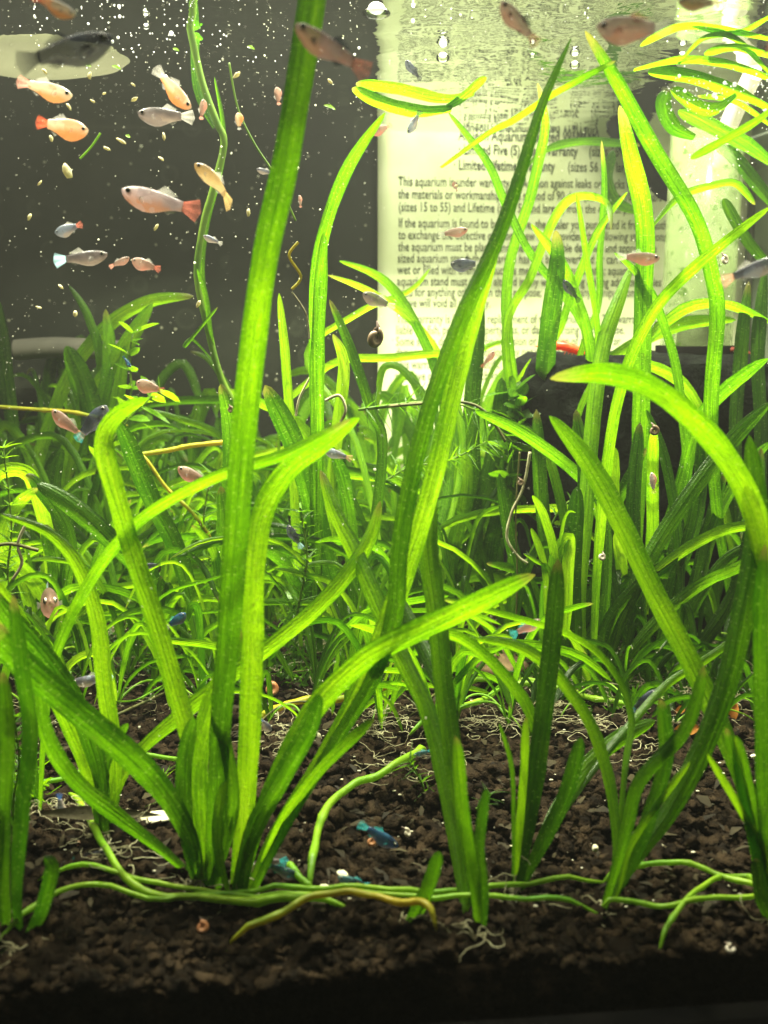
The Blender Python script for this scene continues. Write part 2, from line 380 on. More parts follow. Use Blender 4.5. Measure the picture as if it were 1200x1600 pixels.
def tubething(name, path, r_px, m, label, cat, d=None, d1=None, lift=0.0015, nseg=40, r1=None, group=None, n=7):
    P = pxs(path); S = catmull(P, nseg); pts = []
    for i, (x, y) in enumerate(S):
        if d is None: p = G(x, y, 0); p.z = lift + .0012 + (max(-.0012, soilz(p.x, p.y)) if name == 'runner' else 0) - (.0022 * max(0, 1 - min(i, nseg - i) / 3) if name == 'runner' else 0) + 0.0006 * noise.noise(Vector((x * .02, y * .02, 3)))
        else:
            dd = d + ((d1 if d1 is not None else d) - d) * i / nseg
            p = W(x, y, dd)
            if p.z < lift and y > 900: p = G(x, y, lift)
        pts.append(p)
    o = pts[0].copy(); mb = MB(); rm = r_px * (pts[0].y + pts[-1].y) / 2 / F
    mb.tube([p - o for p in pts], (lambda t: rm * ((1 if r1 is None else 1 + (r1 / r_px - 1) * t)) * min(1, .35 + t * 8, .35 + (1 - t) * 8) * (1 + .16 * noise.noise(Vector((t * 14, r_px, pts[0].x * 90))) + .30 * max(0, 1 - abs((t * 3.3 + pts[0].x * 50) % 1 - .5) * 18))) if name == 'runner' else rm, None if name == 'runner' else (rm if r1 is None else r1 / r_px * rm), n)
    ob = mb.build(name, M[m]); ob.location = o; return tag(ob, label, cat, group)

# ------------------------------------------------------------------ the tank
XL, XR = -0.30, 0.1365           # tank-local x of the side walls on the back glass
def tl(x, y, z, o=BACK0):        # tank-local: x along the glass, y towards the viewer, z up
    return o + BT * x - BN * y + Vector((0, 0, z))
DEPTH = (BACK0 - FRONT0).dot(BN)
tank = empty('aquarium', BACK0); tag(tank, 'glass aquarium with black backing, seen from in front through its front pane', 'aquarium')
AX = (BT, -BN, Vector((0, 0, 1)))
def slab(name, x0, x1, y0, y1, z0, z1, m, parent=tank, smooth=False):
    mb = MB(); mb.box(tl((x0 + x1) / 2, (y0 + y1) / 2, (z0 + z1) / 2, Vector((0, 0, 0))), (abs(x1 - x0) / 2, abs(y1 - y0) / 2, abs(z1 - z0) / 2), AX)
    return mb.build(name, M[m], parent, smooth)
slab('back_panel', XL, XR, -0.006, -0.002, -0.02, 0.185, 'backing')
slab('side_pane', XR + 0.0005, XR + 0.0055, 0.0, DEPTH - 0.001, -0.02, 0.185, 'grey_glass')
slab('side_pane', XL - 0.0055, XL - 0.0005, 0.0, DEPTH - 0.001, -0.02, 0.185, 'backing')
slab('front_pane', XL, XR, DEPTH, DEPTH + 0.003, -0.02, 0.185, 'clear')
slab('floor_pane', XL, XR, 0.0005, DEPTH - 0.0005, -0.026, -0.021, 'plastic_black')
# black rim along the foot of the front pane, with its rolled upper edge
rim = MB(); prof = [(-0.0012, -0.03), (-0.0012, -0.0060), (0.0, -0.0046), (0.0042, -0.0040), (0.0058, -0.0052), (0.0062, -0.03)]
for xx in (XL, XR):
    for (yy, zz) in prof: rim.V.append(tl(xx, DEPTH + 0.0038 + yy, zz, Vector((0, 0, 0))))
for i in range(len(prof) - 1): rim.F.append((i, i + 1, i + 7, i + 6))
rim.build('bottom_rim', M['plastic_black'], tank, False)

# ------------------------------------------------------------------ soil: sheet plus grains
def soilz(x, y):
    return 0.0036 * noise.noise(Vector((x * 34, y * 38, 0))) + 0.0007 * noise.noise(Vector((x * 150, y * 150, 5))) - 0.001
NX, NY = 150, 110
Vs = []
for j in range(NY + 1):
    for i in range(NX + 1):
        p = tl(XL + (XR - XL) * i / NX, DEPTH * j / NY - 0.0006, 0); p.z = soilz(p.x, p.y) - 0.0006; Vs.append(p)
Fs = [(j * (NX + 1) + i, j * (NX + 1) + i + 1, (j + 1) * (NX + 1) + i + 1, (j + 1) * (NX + 1) + i) for j in range(NY) for i in range(NX)]
# the cut face of the bed against the front pane
b0 = len(Vs); Vs += [Vector((Vs[NY * (NX + 1) + i].x, Vs[NY * (NX + 1) + i].y, -0.02)) for i in range(NX + 1)]
Fs += [(NY * (NX + 1) + i, NY * (NX + 1) + i + 1, b0 + i + 1, b0 + i) for i in range(NX)]
soil = link('substrate', mesh('substrate', Vs, Fs), M['soil']); tag(soil, kind='structure')
grains = [mesh('soil_grain', *lump(50 + k, 1.05, ICO2, 0.85, 2.7)) for k in range(8)]
for g_ in grains: g_.materials.append(M['soil'])
rg = random.Random(5); near = []; far = []
for _ in range(36000):
    y = rg.uniform(0.126, 0.41) ; 
    if rg.random() < (y - 0.13) * 1.6: continue
    x = rg.uniform(-0.47, 0.47) * (y * 0.8 + 0.02)
    q = Vector((x, y, 0)) - BACK0; lx, ly = q.dot(BT), -q.dot(BN)
    r = rg.choice((0.0003, 0.0004, 0.0005, 0.0006, 0.0007, 0.0009, 0.0012, 0.0015)) * rg.uniform(0.8, 1.15)
    if not (XL + .003 < lx < XR - .003 and .002 < ly < DEPTH - r * 1.25): continue
    (near if y < 0.30 and r > 0.0008 and abs(x) < y * 0.37 else far).append((x, y, r, rg.random() * 6.28, rg.uniform(-.5, .5)))
near.sort(key=lambda a: -(a[2] / a[1])); far += near[300:]; near = near[:300]
for i, (x, y, r, a, b) in enumerate(near):
    o = link('soil_grain', grains[i % 8], None, soil); o.location = (x, y, soilz(x, y) + r * 0.25); o.rotation_euler = (b, b * .7, a); o.scale = (r, r, r)
fm = MB()
small = [lump(80 + k, 0.8, ICO1, 0.9, 2.2) for k in range(6)]; med = [lump(90 + k, 1.1, ICO2, 0.85, 2.9) for k in range(6)]
for i, (x, y, r, a, b) in enumerate(far):
    V_, F_ = (med if y < 0.24 and r > .0005 else small)[i % 6]; mt = Matrix.Translation((x, y, soilz(x, y) + r * rg.uniform(0.0, 1.3))) @ Matrix.Rotation(a, 4, 'Z') @ Matrix.Rotation(b, 4, 'X')
    fm.add([mt @ (v * r) for v in V_], F_)
# grains pressed against the front pane below the surface
for i in range(2600):
    r = rg.uniform(0.0005, 0.0015); p = tl(rg.uniform(XL + .15, XR - .002), DEPTH - r * 0.9 - 0.0006, rg.uniform(-0.011, 0.0002))
    V_, F_ = med[i % 6]; fm.add([p + v * r for v in V_], F_)
tag(fm.build('soil_crumbs', M['soil'], soil), kind='stuff')
mulm = MB()
for i in range(900):
    y = rg.uniform(0.15, 0.36); x = rg.uniform(-.4, .4) * y; p = Vector((x, y, soilz(x, y) + 0.0013)); r = rg.uniform(0.00012, 0.0003); V_, F_ = ICO1
    mulm.add([p + Vector((v.x * r * 1.6, v.y * r, v.z * r * .6)) for v in V_], F_)
tag(mulm.build('pale_grit', M['stone'], soil), kind='stuff')

M['litter'] = principled('plant_litter', (0.012, 0.009, 0.004), 0.9, (0.055, 0.043, 0.016), 90, trans=0.2)
lm_ = MB()
for i in range(1500):
    y = rg.uniform(0.15, 0.34); x = rg.uniform(-.42, .42) * y; p = Vector((x, y, soilz(x, y) + rg.uniform(.0008, .0022))); L_ = rg.uniform(.0005, .0022); W_ = L_ * rg.uniform(.15, .6); a_ = rg.random() * 6.3
    u_ = Vector((math.cos(a_), math.sin(a_), rg.uniform(-.4, .4))) * L_; v_ = Vector((-math.sin(a_), math.cos(a_), rg.uniform(-.4, .4))) * W_; b_ = len(lm_.V); up_ = Vector((0, 0, L_ * .3))
    lm_.V += [p - u_ - v_ * .3, p - v_ + up_, p + u_ - v_ * .2, p + u_ + v_ * .3, p + v_ + up_ * .6, p - u_ + v_ * .4]; lm_.F += [(b_, b_ + 1, b_ + 4, b_ + 5), (b_ + 1, b_ + 2, b_ + 3, b_ + 4)]
tag(lm_.build('plant_litter', M['litter'], soil), kind='stuff')

# ------------------------------------------------------------------ water surface
NXW, NYW = 120, 90; Vw = []
for j in range(NYW + 1):
    for i in range(NXW + 1):
        p = tl(XL + (XR - XL) * i / NXW, -0.0019 + (DEPTH + .0018) * j / NYW, 0); q = Vector((p.x * 22, p.y * 45, 1))
        p.z = WATER + 0.00045 * noise.noise(q) + 0.00016 * noise.noise(q * 3.3); Vw.append(p)
ws_ = link('water_surface', mesh('water_surface', Vw, [(j * (NXW + 1) + i, (j + 1) * (NXW + 1) + i, (j + 1) * (NXW + 1) + i + 1, j * (NXW + 1) + i + 1) for j in range(NYW) for i in range(NXW)]), M['water'])
if ws_.data.polygons[0].normal.z < 0: ws_.data.flip_normals()
tag(ws_, kind='structure')

# ------------------------------------------------------------------ printed paper on the back glass
def local_back(p): q = p - BACK0; return q.dot(BT), q.z
PX0, PZ1 = local_back(onback(590, 205)); PX1 = local_back(onback(1163, 400))[0]; PZ0 = local_back(onback(640, 745))[1]
paper = empty('printed_paper', tl(PX0, 0, PZ0)); tag(paper, 'pale cream sheet of printed warranty text fixed upright on the back glass', 'paper')
pm = MB(); ztop = 0.183
nx_ = 26; nz_ = 18
for j in range(nz_ + 1):
    for i in range(nx_ + 1):
        x = PX0 + (PX1 - PX0) * i / nx_; z = PZ0 + (ztop - PZ0) * j / nz_
        jt = 0.0004 * noise.noise(Vector((z * 120, 0, 0))) if i == 0 else 0
        pm.V.append(tl(x + jt, 0.0002 + 0.0002 * noise.noise(Vector((x * 30, z * 30, 0))), z) - paper.location)
for j in range(nz_):
    for i in range(nx_):
        q = j * (nx_ + 1) + i; pm.F.append((q, q + 1, q + nx_ + 2, q + nx_ + 1))
sheet = pm.build('sheet', M['paper'], paper); so = sheet.modifiers.new('thickness', 'SOLIDIFY'); so.thickness = 0.0002; so.offset = 1
LINES = [("Aqueon Aquarium Limited Warranty", 716, 219, 1.12, 1), ("\u00b7 Limited Five (5) Year Warranty", 716, 241, 1.07, 1), ("(sizes 15 to 55)", 919, 244, 1.07, 0),
         ("\u00b7 Limited Lifetime Warranty", 708, 265, 1.07, 1), ("(sizes 56 and larger)", 886, 268, 1.07, 0),
         ("This aquarium is under warranty by Aqueon against leaks or cracks due to defects", 622, 290, 1, 0),
         ("the materials or workmanship, for a period of 90 days (sizes up to 10), 5 years", 622, 310, 1, 0),
         ("(sizes 15 to 55) and Lifetime (sizes 56 and larger) from the date of purchase.", 622, 330, 1, 0),
         ("If the aquarium is found to be defective, the dealer you purchased it from is authorized", 622, 355, 1, 0),
         ("to exchange the defective one for a new one, provided the following stipulations are", 622, 373.5, 1, 0),
         ("the aquarium must be placed and filled on a suitable designed and appropriate", 622, 392, 1, 0),
         ("sized aquarium stand; the aquarium has not been overfilled or carried full but", 621, 410, 1, 0),
         ("wet or filled with chemicals such as medications or substrates; aquarium or", 621, 428, 1, 0),
         ("aquarium stand must not be altered in any way including drilling additional holes", 620, 446, 1, 0),
         ("used for anything other than their purpose; relating to any manipulation", 620, 463, 1, 0),
         ("above will void all warranty.", 620, 480, 1, 0),
         ("This warranty is limited to replacement of the aquarium only. The warrantor is", 619, 505, 1, 0),
         ("liable for fish, personal property loss, or damage arising from any use.", 618, 522, 1, 0),
         ("Some states do not allow the exclusion or limitation of incidental or", 618, 540, 1, 0),
         ("damages, so the above limitation may not apply to you.", 618, 557, 1, 0),
         ("This warranty gives you specific legal rights and you may", 617, 576, 1, 0),
         ("also have other rights which vary from state to state.", 617, 594, 1, 0)]
texts = []
for k, (s, px, py, sz, bold) in enumerate(LINES):
    tc_ = bpy.data.curves.new('text_line', 'FONT'); tc_.body = s; tc_.size = 0.0047 * sz; tc_.extrude = 0.00002; tc_.offset = 0.00007 if bold else 0.00002
    tc_.resolution_u = 2
    tc_.materials.append(M['ink']); o = bpy.data.objects.new('text_line', tc_); C.objects.link(o); o.parent = paper
    lx, lz = local_back(onback(px, py)); o.location = tl(lx, 0.00052, lz) - paper.location; o.rotation_euler = (R(90), 0, YAW); texts.append(o)
bpy.context.view_layer.update()
ref = [t for t in texts if t.data.body.startswith('This aquarium')][0]
want = (local_back(onback(1052, 290))[0] - local_back(onback(622, 290))[0]); k_ = want / max(1e-6, ref.dimensions.x)
dg = bpy.context.evaluated_depsgraph_get()
for t in texts:                         # turn the type into plain meshes
    me = bpy.data.meshes.new_from_object(t.evaluated_get(dg)); me.name = 'text_line'
    o = bpy.data.objects.new('printed_line', me); C.objects.link(o); o.parent = paper; o.location = t.location; o.rotation_euler = t.rotation_euler; o.scale = (k_, 1.0, 1)
    bpy.data.objects.remove(t)
# small dark strap lying diagonally on the glass
def prism_px(name, pts, m, off, th, label, cat, parent=None):
    mb = MB(); P0 = [onback(x, y, off) for x, y in pts]; P1 = [onback(x, y, off + th) for x, y in pts]; n_ = len(pts)
    mb.V = P0 + P1; mb.F = [tuple(range(n_)), tuple(range(n_, 2 * n_))[::-1]] + [(i, (i + 1) % n_, (i + 1) % n_ + n_, i + n_) for i in range(n_)]
    return tag(mb.build(name, M[m], parent, False), label, cat)
prism_px('dark_strap', [(947, 205), (968, 172), (990, 150), (1012, 205), (1033, 262), (1050, 288), (1048, 318), (1028, 310), (992, 270)], 'strap', 0.012, 0.003, 'black plastic strip slanting across the right of the printed paper', 'strip')

# ------------------------------------------------------------------ sponge filter, lift tube, air line
filt = empty('sponge_filter', W(1010, 900, 0.318)); tag(filt, 'black sponge filter block with algae-coated clear lift tube at right back', 'filter')
fb = MB(); fo = filt.location
x0, x1 = W(814, 700, 0.295).x, W(1225, 700, 0.295).x; ztop_ = W(900, 556, 0.295).z; y0_, y1_ = 0.292, 0.345
nn_ = 34; grid = {}
def cubept(u, v, f):
    return {0: (u, -1, v), 1: (u, 1, v), 2: (-1, u, v), 3: (1, u, v), 4: (u, v, 1)}[f]
for f in range(5):
    b = len(fb.V)
    for j in range(nn_ + 1):
        for i in range(nn_ + 1):
            c = Vector(cubept(i / nn_ * 2 - 1, j / nn_ * 2 - 1, f)); c2 = Vector((math.copysign(abs(c.x) ** 1, c.x), c.y, c.z))
            e_ = 1 - 0.06 * (max(0, abs(c.x) - .8) * 5 * max(0, abs(c.y) - .8) * 5 + max(0, abs(c.x) - .8) * 5 * max(0, c.z - .8) * 5 + max(0, abs(c.y) - .8) * 5 * max(0, c.z - .8) * 5)
            c2 *= e_
            p = Vector(((x0 + x1) / 2 + c2.x * (x1 - x0) / 2, (y0_ + y1_) / 2 + c2.y * (y1_ - y0_) / 2 + c2.x * 0.004, ztop_ / 2 + c2.z * ztop_ / 2))
            p += Vector((0, -1, 0.5)) * (0.0012 * noise.noise(p * 160) + 0.0009 * noise.noise(p * 420)); fb.V.append(p - fo)
    for j in range(nn_):
        for i in range(nn_): q = b + j * (nn_ + 1) + i; fb.F.append((q, q + 1, q + nn_ + 2, q + nn_ + 1))
fb.build('sponge_block', M['sponge'], filt)
tb = MB(); d_t = 0.318
pb, pt = W(1086, 560, d_t), W(1106, 207, d_t); rr = 54 * d_t / F
ring = 28
for k, p in enumerate((pb, pt)):
    for inn in (1.0, 0.93):
        for j in range(ring): th = 2 * math.pi * j / ring; tb.V.append(p + Vector((math.cos(th) * rr * inn, math.sin(th) * rr * inn, 0)) - fo)
for j in range(ring):
    a, b = j, (j + 1) % ring; tb.F += [(a, b, b + 2 * ring, a + 2 * ring), (a + ring, a + 3 * ring, b + 3 * ring, b + ring), (a + 2 * ring, b + 2 * ring, b + 3 * ring, a + 3 * ring)]
tb.build('lift_tube', M['clear_tube'], filt)
cb = MB(); cpos = W(1086, 556, d_t) - fo
cb.tube([cpos + Vector((0, 0, -.006)), cpos + Vector((0, 0, .003))], rr * 1.15, rr * 1.12, 24).tube([cpos + Vector((0, 0, .003)), cpos + Vector((0, 0, .012))], rr * 0.55, rr * 0.5, 20)
cb.build('tube_collar', M['plastic_black'], filt)
tubething('airline', '1128,262 1134,212 1146,178 1160,150 1176,118', 14, 'white_tube', 'milky white air tube curving out of the top of the clear lift tube', 'tube', d=0.316, d1=0.308, n=12)
# back corner seam and side
tubething('heater_cable', '1176,255 1174,350 1170,450 1168,560', 5, 'cream', 'thin pale cable hanging in the right back corner of the tank', 'cable', d=0.385)
tubething('reflection_band', '24,547 80,543 140,545 205,550', 16, 'pale_grey', 'blurred pale horizontal stand-in for a reflection on the dark back glass at left', 'tube', d=0.372, n=16)  # solid tube added to imitate a reflection in the glass
# made-up pale rounded form for a reflection-like patch at the surface, top left
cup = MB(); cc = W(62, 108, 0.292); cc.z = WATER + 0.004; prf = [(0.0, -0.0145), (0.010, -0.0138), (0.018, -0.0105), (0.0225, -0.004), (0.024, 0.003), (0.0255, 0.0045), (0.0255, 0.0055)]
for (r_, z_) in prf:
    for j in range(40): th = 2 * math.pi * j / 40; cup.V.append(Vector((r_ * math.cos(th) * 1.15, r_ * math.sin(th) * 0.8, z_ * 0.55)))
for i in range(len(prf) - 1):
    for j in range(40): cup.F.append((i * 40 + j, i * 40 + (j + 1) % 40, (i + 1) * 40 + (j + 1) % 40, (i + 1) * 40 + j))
co = cup.build('reflection_form', M['cream']); co.location = cc; tag(co, 'pale cream rounded stand-in for a reflection-like patch at the surface, top left corner', 'cup')

# ------------------------------------------------------------------ eelgrass plants, traced leaf by leaf
def eel(label, base, leaves, **k): return plant(label, base, leaves, name='eelgrass_plant', cat='aquatic plant', **k)
eel('large eelgrass with broad crossing blades and pale root tuft, left foreground', (312, 1385), [
    ("312,1378 285,1290 215,1195 110,1105 40,1045 -20,985", 50, dict(tint=.18, d1=.150, tau=25, tip=0)),
    ("305,1375 255,1330 185,1278 125,1230 85,1180 62,1120 60,1040", 30, dict(tint=.28, d1=.156, tau=30)),
    ("318,1385 322,1280 305,1190 275,1080 240,965 208,870 178,770 160,700 178,655 232,622", 37, dict(tint=.62, d1=.178, tau=18, tw=25, base=.8, nseg=46)),
    ("332,1388 338,1250 345,1120 356,1000 366,860 378,700 392,560 414,400 444,260 468,120 490,-20", 47, dict(tint=.34, d1=.158, tau=14, tw=0, tip=0, base=.75, nseg=50)),
    ("322,1385 312,1300 308,1200 325,1110 350,1050 376,985", 36, dict(tint=.40, d1=.165, tau=35)),
    ("305,1380 292,1300 288,1200 302,1120", 30, dict(tint=.18, tau=-20)),
    ("328,1388 350,1330 365,1250 352,1160 330,1120", 26, dict(tint=.3)),
    ("300,1380 330,1340 350,1290 362,1235", 16, dict(tint=.1)),
], nroots=12)
eel('tallest eelgrass clump, its bright blade folding over at mid height left of centre', (372, 1405), [
    ("372,1402 380,1290 388,1150 392,1000 396,880 412,795 452,735 505,695 562,653", 42, dict(tint=.56, d0=.157, d1=.172, tau=30, tw=14, base=.85, nseg=46)),
    ("376,1400 402,1290 440,1200 490,1110 560,1040 640,995 740,948 836,898", 42, dict(tint=.42, d1=.168, tau=32, tw=8, nseg=44)),
    ("366,1405 395,1300 440,1215 478,1145 500,1085", 38, dict(tint=.05, d1=.152, tau=12, base=.5)),
    ("388,1395 430,1300 500,1190 550,1100 592,1010 640,880 682,740 716,590 755,450 787,342", 36, dict(tint=.60, d1=.196, tau=-24, nseg=50)),
    ("392,1398 450,1285 520,1165 580,1065 616,960 624,860 640,760 670,640 720,500 770,390 800,310 830,215 850,155 892,60", 34, dict(tint=.16, d1=.19, dm=.168, tau=15, tip=.4, nseg=56)),
    ("398,1385 440,1290 500,1205 585,1122", 22, dict(tint=.55, tau=-30)),
    ("382,1402 392,1330 418,1250 445,1205", 24, dict(tint=.2)),
    ("360,1400 345,1350 340,1290 352,1220", 20, dict(tint=.5)),
], nroots=10)
eel('eelgrass with two arching pale blades rooted at the centre front, nearest the glass', (742, 1482), [
    ("735,1475 715,1350 692,1215 665,1110 628,1030 592,950 556,870 522,800 500,735", 33, dict(tint=.5, d1=.2, tau=25, tw=6, nseg=44)),
    ("742,1480 728,1345 710,1200 694,1085 682,960 668,850 675,740", 38, dict(tint=.55, d1=.185, tau=12, tw=8, nseg=44)),
    ("752,1478 754,1400 748,1320 760,1232", 22, dict(tint=.16)),
    ("738,1480 735,1350 715,1220 700,1100 655,1000 625,930", 28, dict(tint=.2, d1=.19)),
    ("747,1478 742,1390 722,1270 712,1150", 26, dict(tint=.4)),
], nroots=6, dflt=dict(d0=.146))
eel('short leaning eelgrass sprout rising from the yellow runner, bottom centre', (630, 1462), [
    ("630,1462 655,1420 672,1380 686,1330", 28, dict(tint=.3)), ("632,1462 650,1430 668,1400", 14, dict(tint=.25))], nroots=5, rsize=.006)
eel('slender eelgrass with dark upright blade and fine white roots, right of centre front', (808, 1395), [
    ("808,1395 828,1270 848,1120 862,1000 872,874", 36, dict(tint=.10, d1=.172, tau=15)),
    ("806,1395 822,1300 844,1200 828,1118 792,1062 742,1012 690,990 608,1006", 21, dict(tint=.55, d1=.18, tau=40, nseg=46)),
    ("814,1388 860,1290 905,1212 960,1160 1024,1126", 32, dict(tint=.6, d1=.185, tau=35)),
    ("818,1380 880,1270 935,1192 985,1132 1040,1072 1105,1030 1185,972", 15, dict(tint=.5, d1=.2, tau=30)),
    ("812,1390 850,1312 885,1238 908,1152", 30, dict(tint=.06, tau=15)),
    ("801,1380 803,1300 800,1200 780,1130", 9, dict(tint=.3)),
    ("804,1390 812,1300 820,1200 822,1120", 16, dict(tint=.6)),
], nroots=14)
eel('eelgrass with a long dark blade curving up to the right edge, lower right', (935, 1435), [
    ("938,1430 985,1352 1050,1262 1105,1152 1140,1050 1165,930 1182,820 1170,680", 42, dict(tint=.22, d1=.168, tau=14, tw=0, nseg=44)),
    ("946,1425 985,1350 1016,1270 1040,1180 1032,1092", 29, dict(tint=.09, tau=14)),
    ("955,1415 965,1320 976,1200 985,1120 958,1050 900,998 800,965 688,936", 13, dict(tint=.5, d1=.19, tau=40, nseg=46)),
    ("948,1425 962,1330 952,1230 928,1150 892,1085 850,1036 800,1008 742,998", 23, dict(tint=.5, d1=.18, tau=38, nseg=46)),
    ("942,1428 965,1390 985,1320 1040,1240 1078,1190", 14, dict(tint=.65)),
    ("940,1430 958,1370 980,1290 1000,1220 1070,1140 1100,1040", 26, dict(tint=.3, tau=20)),
], nroots=10)
eel('wide-bladed eelgrass at the right edge, its long blades crossing in front of the filter', (1206, 1445), [
    ("1215,1440 1185,1290 1135,1160 1080,1040 1020,925 965,812 912,715 858,650", 39, dict(tint=.46, d0=.158, d1=.195, tau=22, tw=14, nseg=46)),
    ("1225,1440 1212,1250 1206,1080 1198,920 1180,812 1140,728 1080,657 1010,605 940,586 860,592", 43, dict(tint=.46, d0=.16, d1=.165, tau=22, tw=20, nseg=50)),
    ("1202,1440 1195,1340 1160,1272 1105,1178", 15, dict(tint=.75, tau=30)),
    ("1207,1440 1196,1300 1192,1150 1190,1000 1196,850", 28, dict(tint=.15)),
    ("1202,1440 1175,1300 1152,1200 1135,1138", 22, dict(tint=.3)),
    ("1204,1440 1188,1340 1165,1230 1150,1150", 30, dict(tint=.34)),
    ("1212,1450 1190,1410 1182,1342", 26, dict(tint=.05)),
], nroots=10)
eel('eelgrass with matted roots and a pale curved blade, left side', (165, 1318), [
    ("165,1318 156,1210 122,1110 72,1030 12,962 -15,920", 38, dict(tint=.12, d1=.168, tau=15)),
    ("170,1312 180,1200 162,1070 150,965 122,885 75,832 0,803", 33, dict(tint=.62, d1=.182, tau=20, tip=.42, nseg=46)),
    ("160,1315 150,1240 118,1150 62,1040 20,975 -20,900", 44, dict(tint=.68, d1=.178, tau=30)),
    ("168,1315 182,1235 215,1178 280,1120 350,1065 430,1005 490,955 545,895 578,840 594,783", 30, dict(tint=.58, d1=.192, tau=28, nseg=50)),
    ("160,1318 152,1260 168,1180 200,1130", 22, dict(tint=.3)),
], nroots=26, rsize=.011)
eel('long narrow eelgrass blade sweeping from lower left up over the middle', (62, 1265), [
    ("62,1265 68,1150 84,1032 130,927 185,848 240,798 340,745 440,712 500,682 548,655", 22, dict(tint=.42, d0=.182, d1=.166, base=.3, tau=25, nseg=50)),
    ("60,1265 50,1180 58,1100", 18, dict(tint=.2))], nroots=6)
eel('dark eelgrass blades against the left edge, near the front', (28, 1492), [
    ("35,1488 24,1400 34,1260 46,1150 34,1050 20,930", 30, dict(tint=.08)),
    ("26,1492 60,1440 82,1362 70,1338", 28, dict(tint=.04)),
    ("14,1485 6,1330 12,1150 4,1050", 30, dict(tint=.2)),
    ("8,1490 -10,1400 0,1250", 24, dict(tint=.1))], nroots=6, dflt=dict(d0=.146))
# left back
eel('wide leaning eelgrass blades with bright edges against the dark back, left', (95, 948), [
    ("100,948 110,820 150,660 172,570 165,483", 24, dict(tint=.5)),
    ("90,945 55,860 50,760 78,660 118,570 178,502 240,470 302,463", 24, dict(tint=.62, tau=35)),
    ("140,945 152,800 150,690 130,610 104,540", 44, dict(tint=.2, tau=12)),
    ("120,945 100,770 130,650 182,565 238,474", 30, dict(tint=.6)),
    ("130,945 145,850 160,760 180,640 195,540", 24, dict(tint=.45)),
    ("108,945 96,860 82,760 95,700", 34, dict(tint=.2)),
    ("160,940 160,600 140,500 108,446", 16, dict(tint=.3)),
], dflt=dict(d0=.335, d1=.32), nroots=6)
eel('tall faint eelgrass blade standing at the far left edge', (20, 905), [
    ("20,905 34,780 18,640 8,560 -2,470", 24, dict(tint=.25)), ("35,905 40,800 60,700", 16, dict(tint=.4)),
    ("10,905 -5,800 -15,700", 20, dict(tint=.3))], dflt=dict(d0=.36, d1=.35), nroots=4)
eel('curling bright eelgrass at the left edge, mid height', (70, 1010), [
    ("70,1010 78,880 60,790 40,742 0,742 -15,780", 26, dict(tint=.8, tau=45)),
    ("60,1010 30,900 5,850 20,800 58,762", 24, dict(tint=.7, tau=40)),
    ("80,1010 110,850 60,760 40,742", 28, dict(tint=.2)),
    ("75,1010 60,930 20,880 -10,870", 30, dict(tint=.65)),
    ("85,1010 130,930 160,850 205,780", 14, dict(tint=.35)),
    ("65,1010 90,900 70,820", 30, dict(tint=.35)),
], dflt=dict(d0=.27, d1=.255), nroots=8)
eel('dark eelgrass blades running down right behind the bright folded one', (318, 1035), [
    ("318,1035 304,960 276,860 240,790 212,725 182,655", 33, dict(tint=.12, tau=15)),
    ("300,1035 250,930 170,842 108,788 58,756", 36, dict(tint=.14)),
    ("322,1035 330,940 352,840 345,760", 26, dict(tint=.25)),
    ("310,1035 340,900 360,700 345,600", 30, dict(tint=.15)),
    ("330,1030 338,880 300,820", 16, dict(tint=.5))],
    dflt=dict(d0=.262, d1=.25), nroots=10)
# centre back
eel('straight slim eelgrass blades rising beside the paper edge', (500, 1015), [
    ("500,1015 495,860 495,650 497,500 506,362", 25, dict(tint=.24, tau=12, tip=.1, d1=.22)),
    ("488,1010 497,820 492,560 498,400 540,270 602,176", 23, dict(tint=.3, d1=.21, tau=15)),
    ("470,1010 462,850 455,700 445,560 436,458", 17, dict(tint=.85, tau=35)),
    ("515,1010 515,800 528,660 536,570 520,522", 23, dict(tint=.82, tau=35)),
    ("560,1010 598,720 580,640 546,540 515,468", 19, dict(tint=.2)),
    ("540,1012 528,950 496,820 462,700 414,602", 40, dict(tint=.1, tau=12, d1=.25)),
    ("556,1012 548,860 535,760 512,690", 26, dict(tint=.14)),
    ("520,1012 470,930 440,880 410,860", 24, dict(tint=.18)),
], dflt=dict(d0=.275, d1=.265), nroots=16)
eel('thin arching eelgrass leaves crossing the lower left of the printed paper', (640, 1000), [
    ("640,1000 700,760 690,620 650,510 600,440 530,408", 18, dict(tint=.36)),
    ("650,1000 720,720 690,570 640,500 580,458 512,430", 14, dict(tint=.85, tau=40)),
    ("630,1000 640,800 660,640 700,560 610,560 530,565 480,600 420,650", 14, dict(tint=.7, tau=40)),
    ("620,1000 560,700 480,560 560,490 640,455 672,420", 12, dict(tint=.8)),
    ("660,1000 690,700 640,590 600,575 590,640", 14, dict(tint=.45)),
    ("655,1000 680,690 740,560 800,530", 12, dict(tint=.6)),
    ("600,1000 500,720 440,650 350,610", 22, dict(tint=.5, tau=35)),
], dflt=dict(d0=.28, d1=.31), nroots=10)
eel('dark upright eelgrass blades behind the central crossing, right of centre', (752, 975), [
    ("752,975 742,800 736,660 742,560 748,440", 30, dict(tint=.12, tau=12)),
    ("700,975 740,830 772,700 784,590", 30, dict(tint=.08)),
    ("670,960 715,912 770,902 832,925", 24, dict(tint=.42, tau=40)),
    ("655,960 690,880 752,822 850,778 965,758", 12, dict(tint=.4, tau=40)),
    ("760,975 770,850 800,740 800,640", 30, dict(tint=.14)),
    ("690,975 660,880 668,780 690,690", 30, dict(tint=.5)),
    ("740,975 700,900 720,780 725,700", 34, dict(tint=.62)),
    
], dflt=dict(d0=.30, d1=.29), nroots=12)
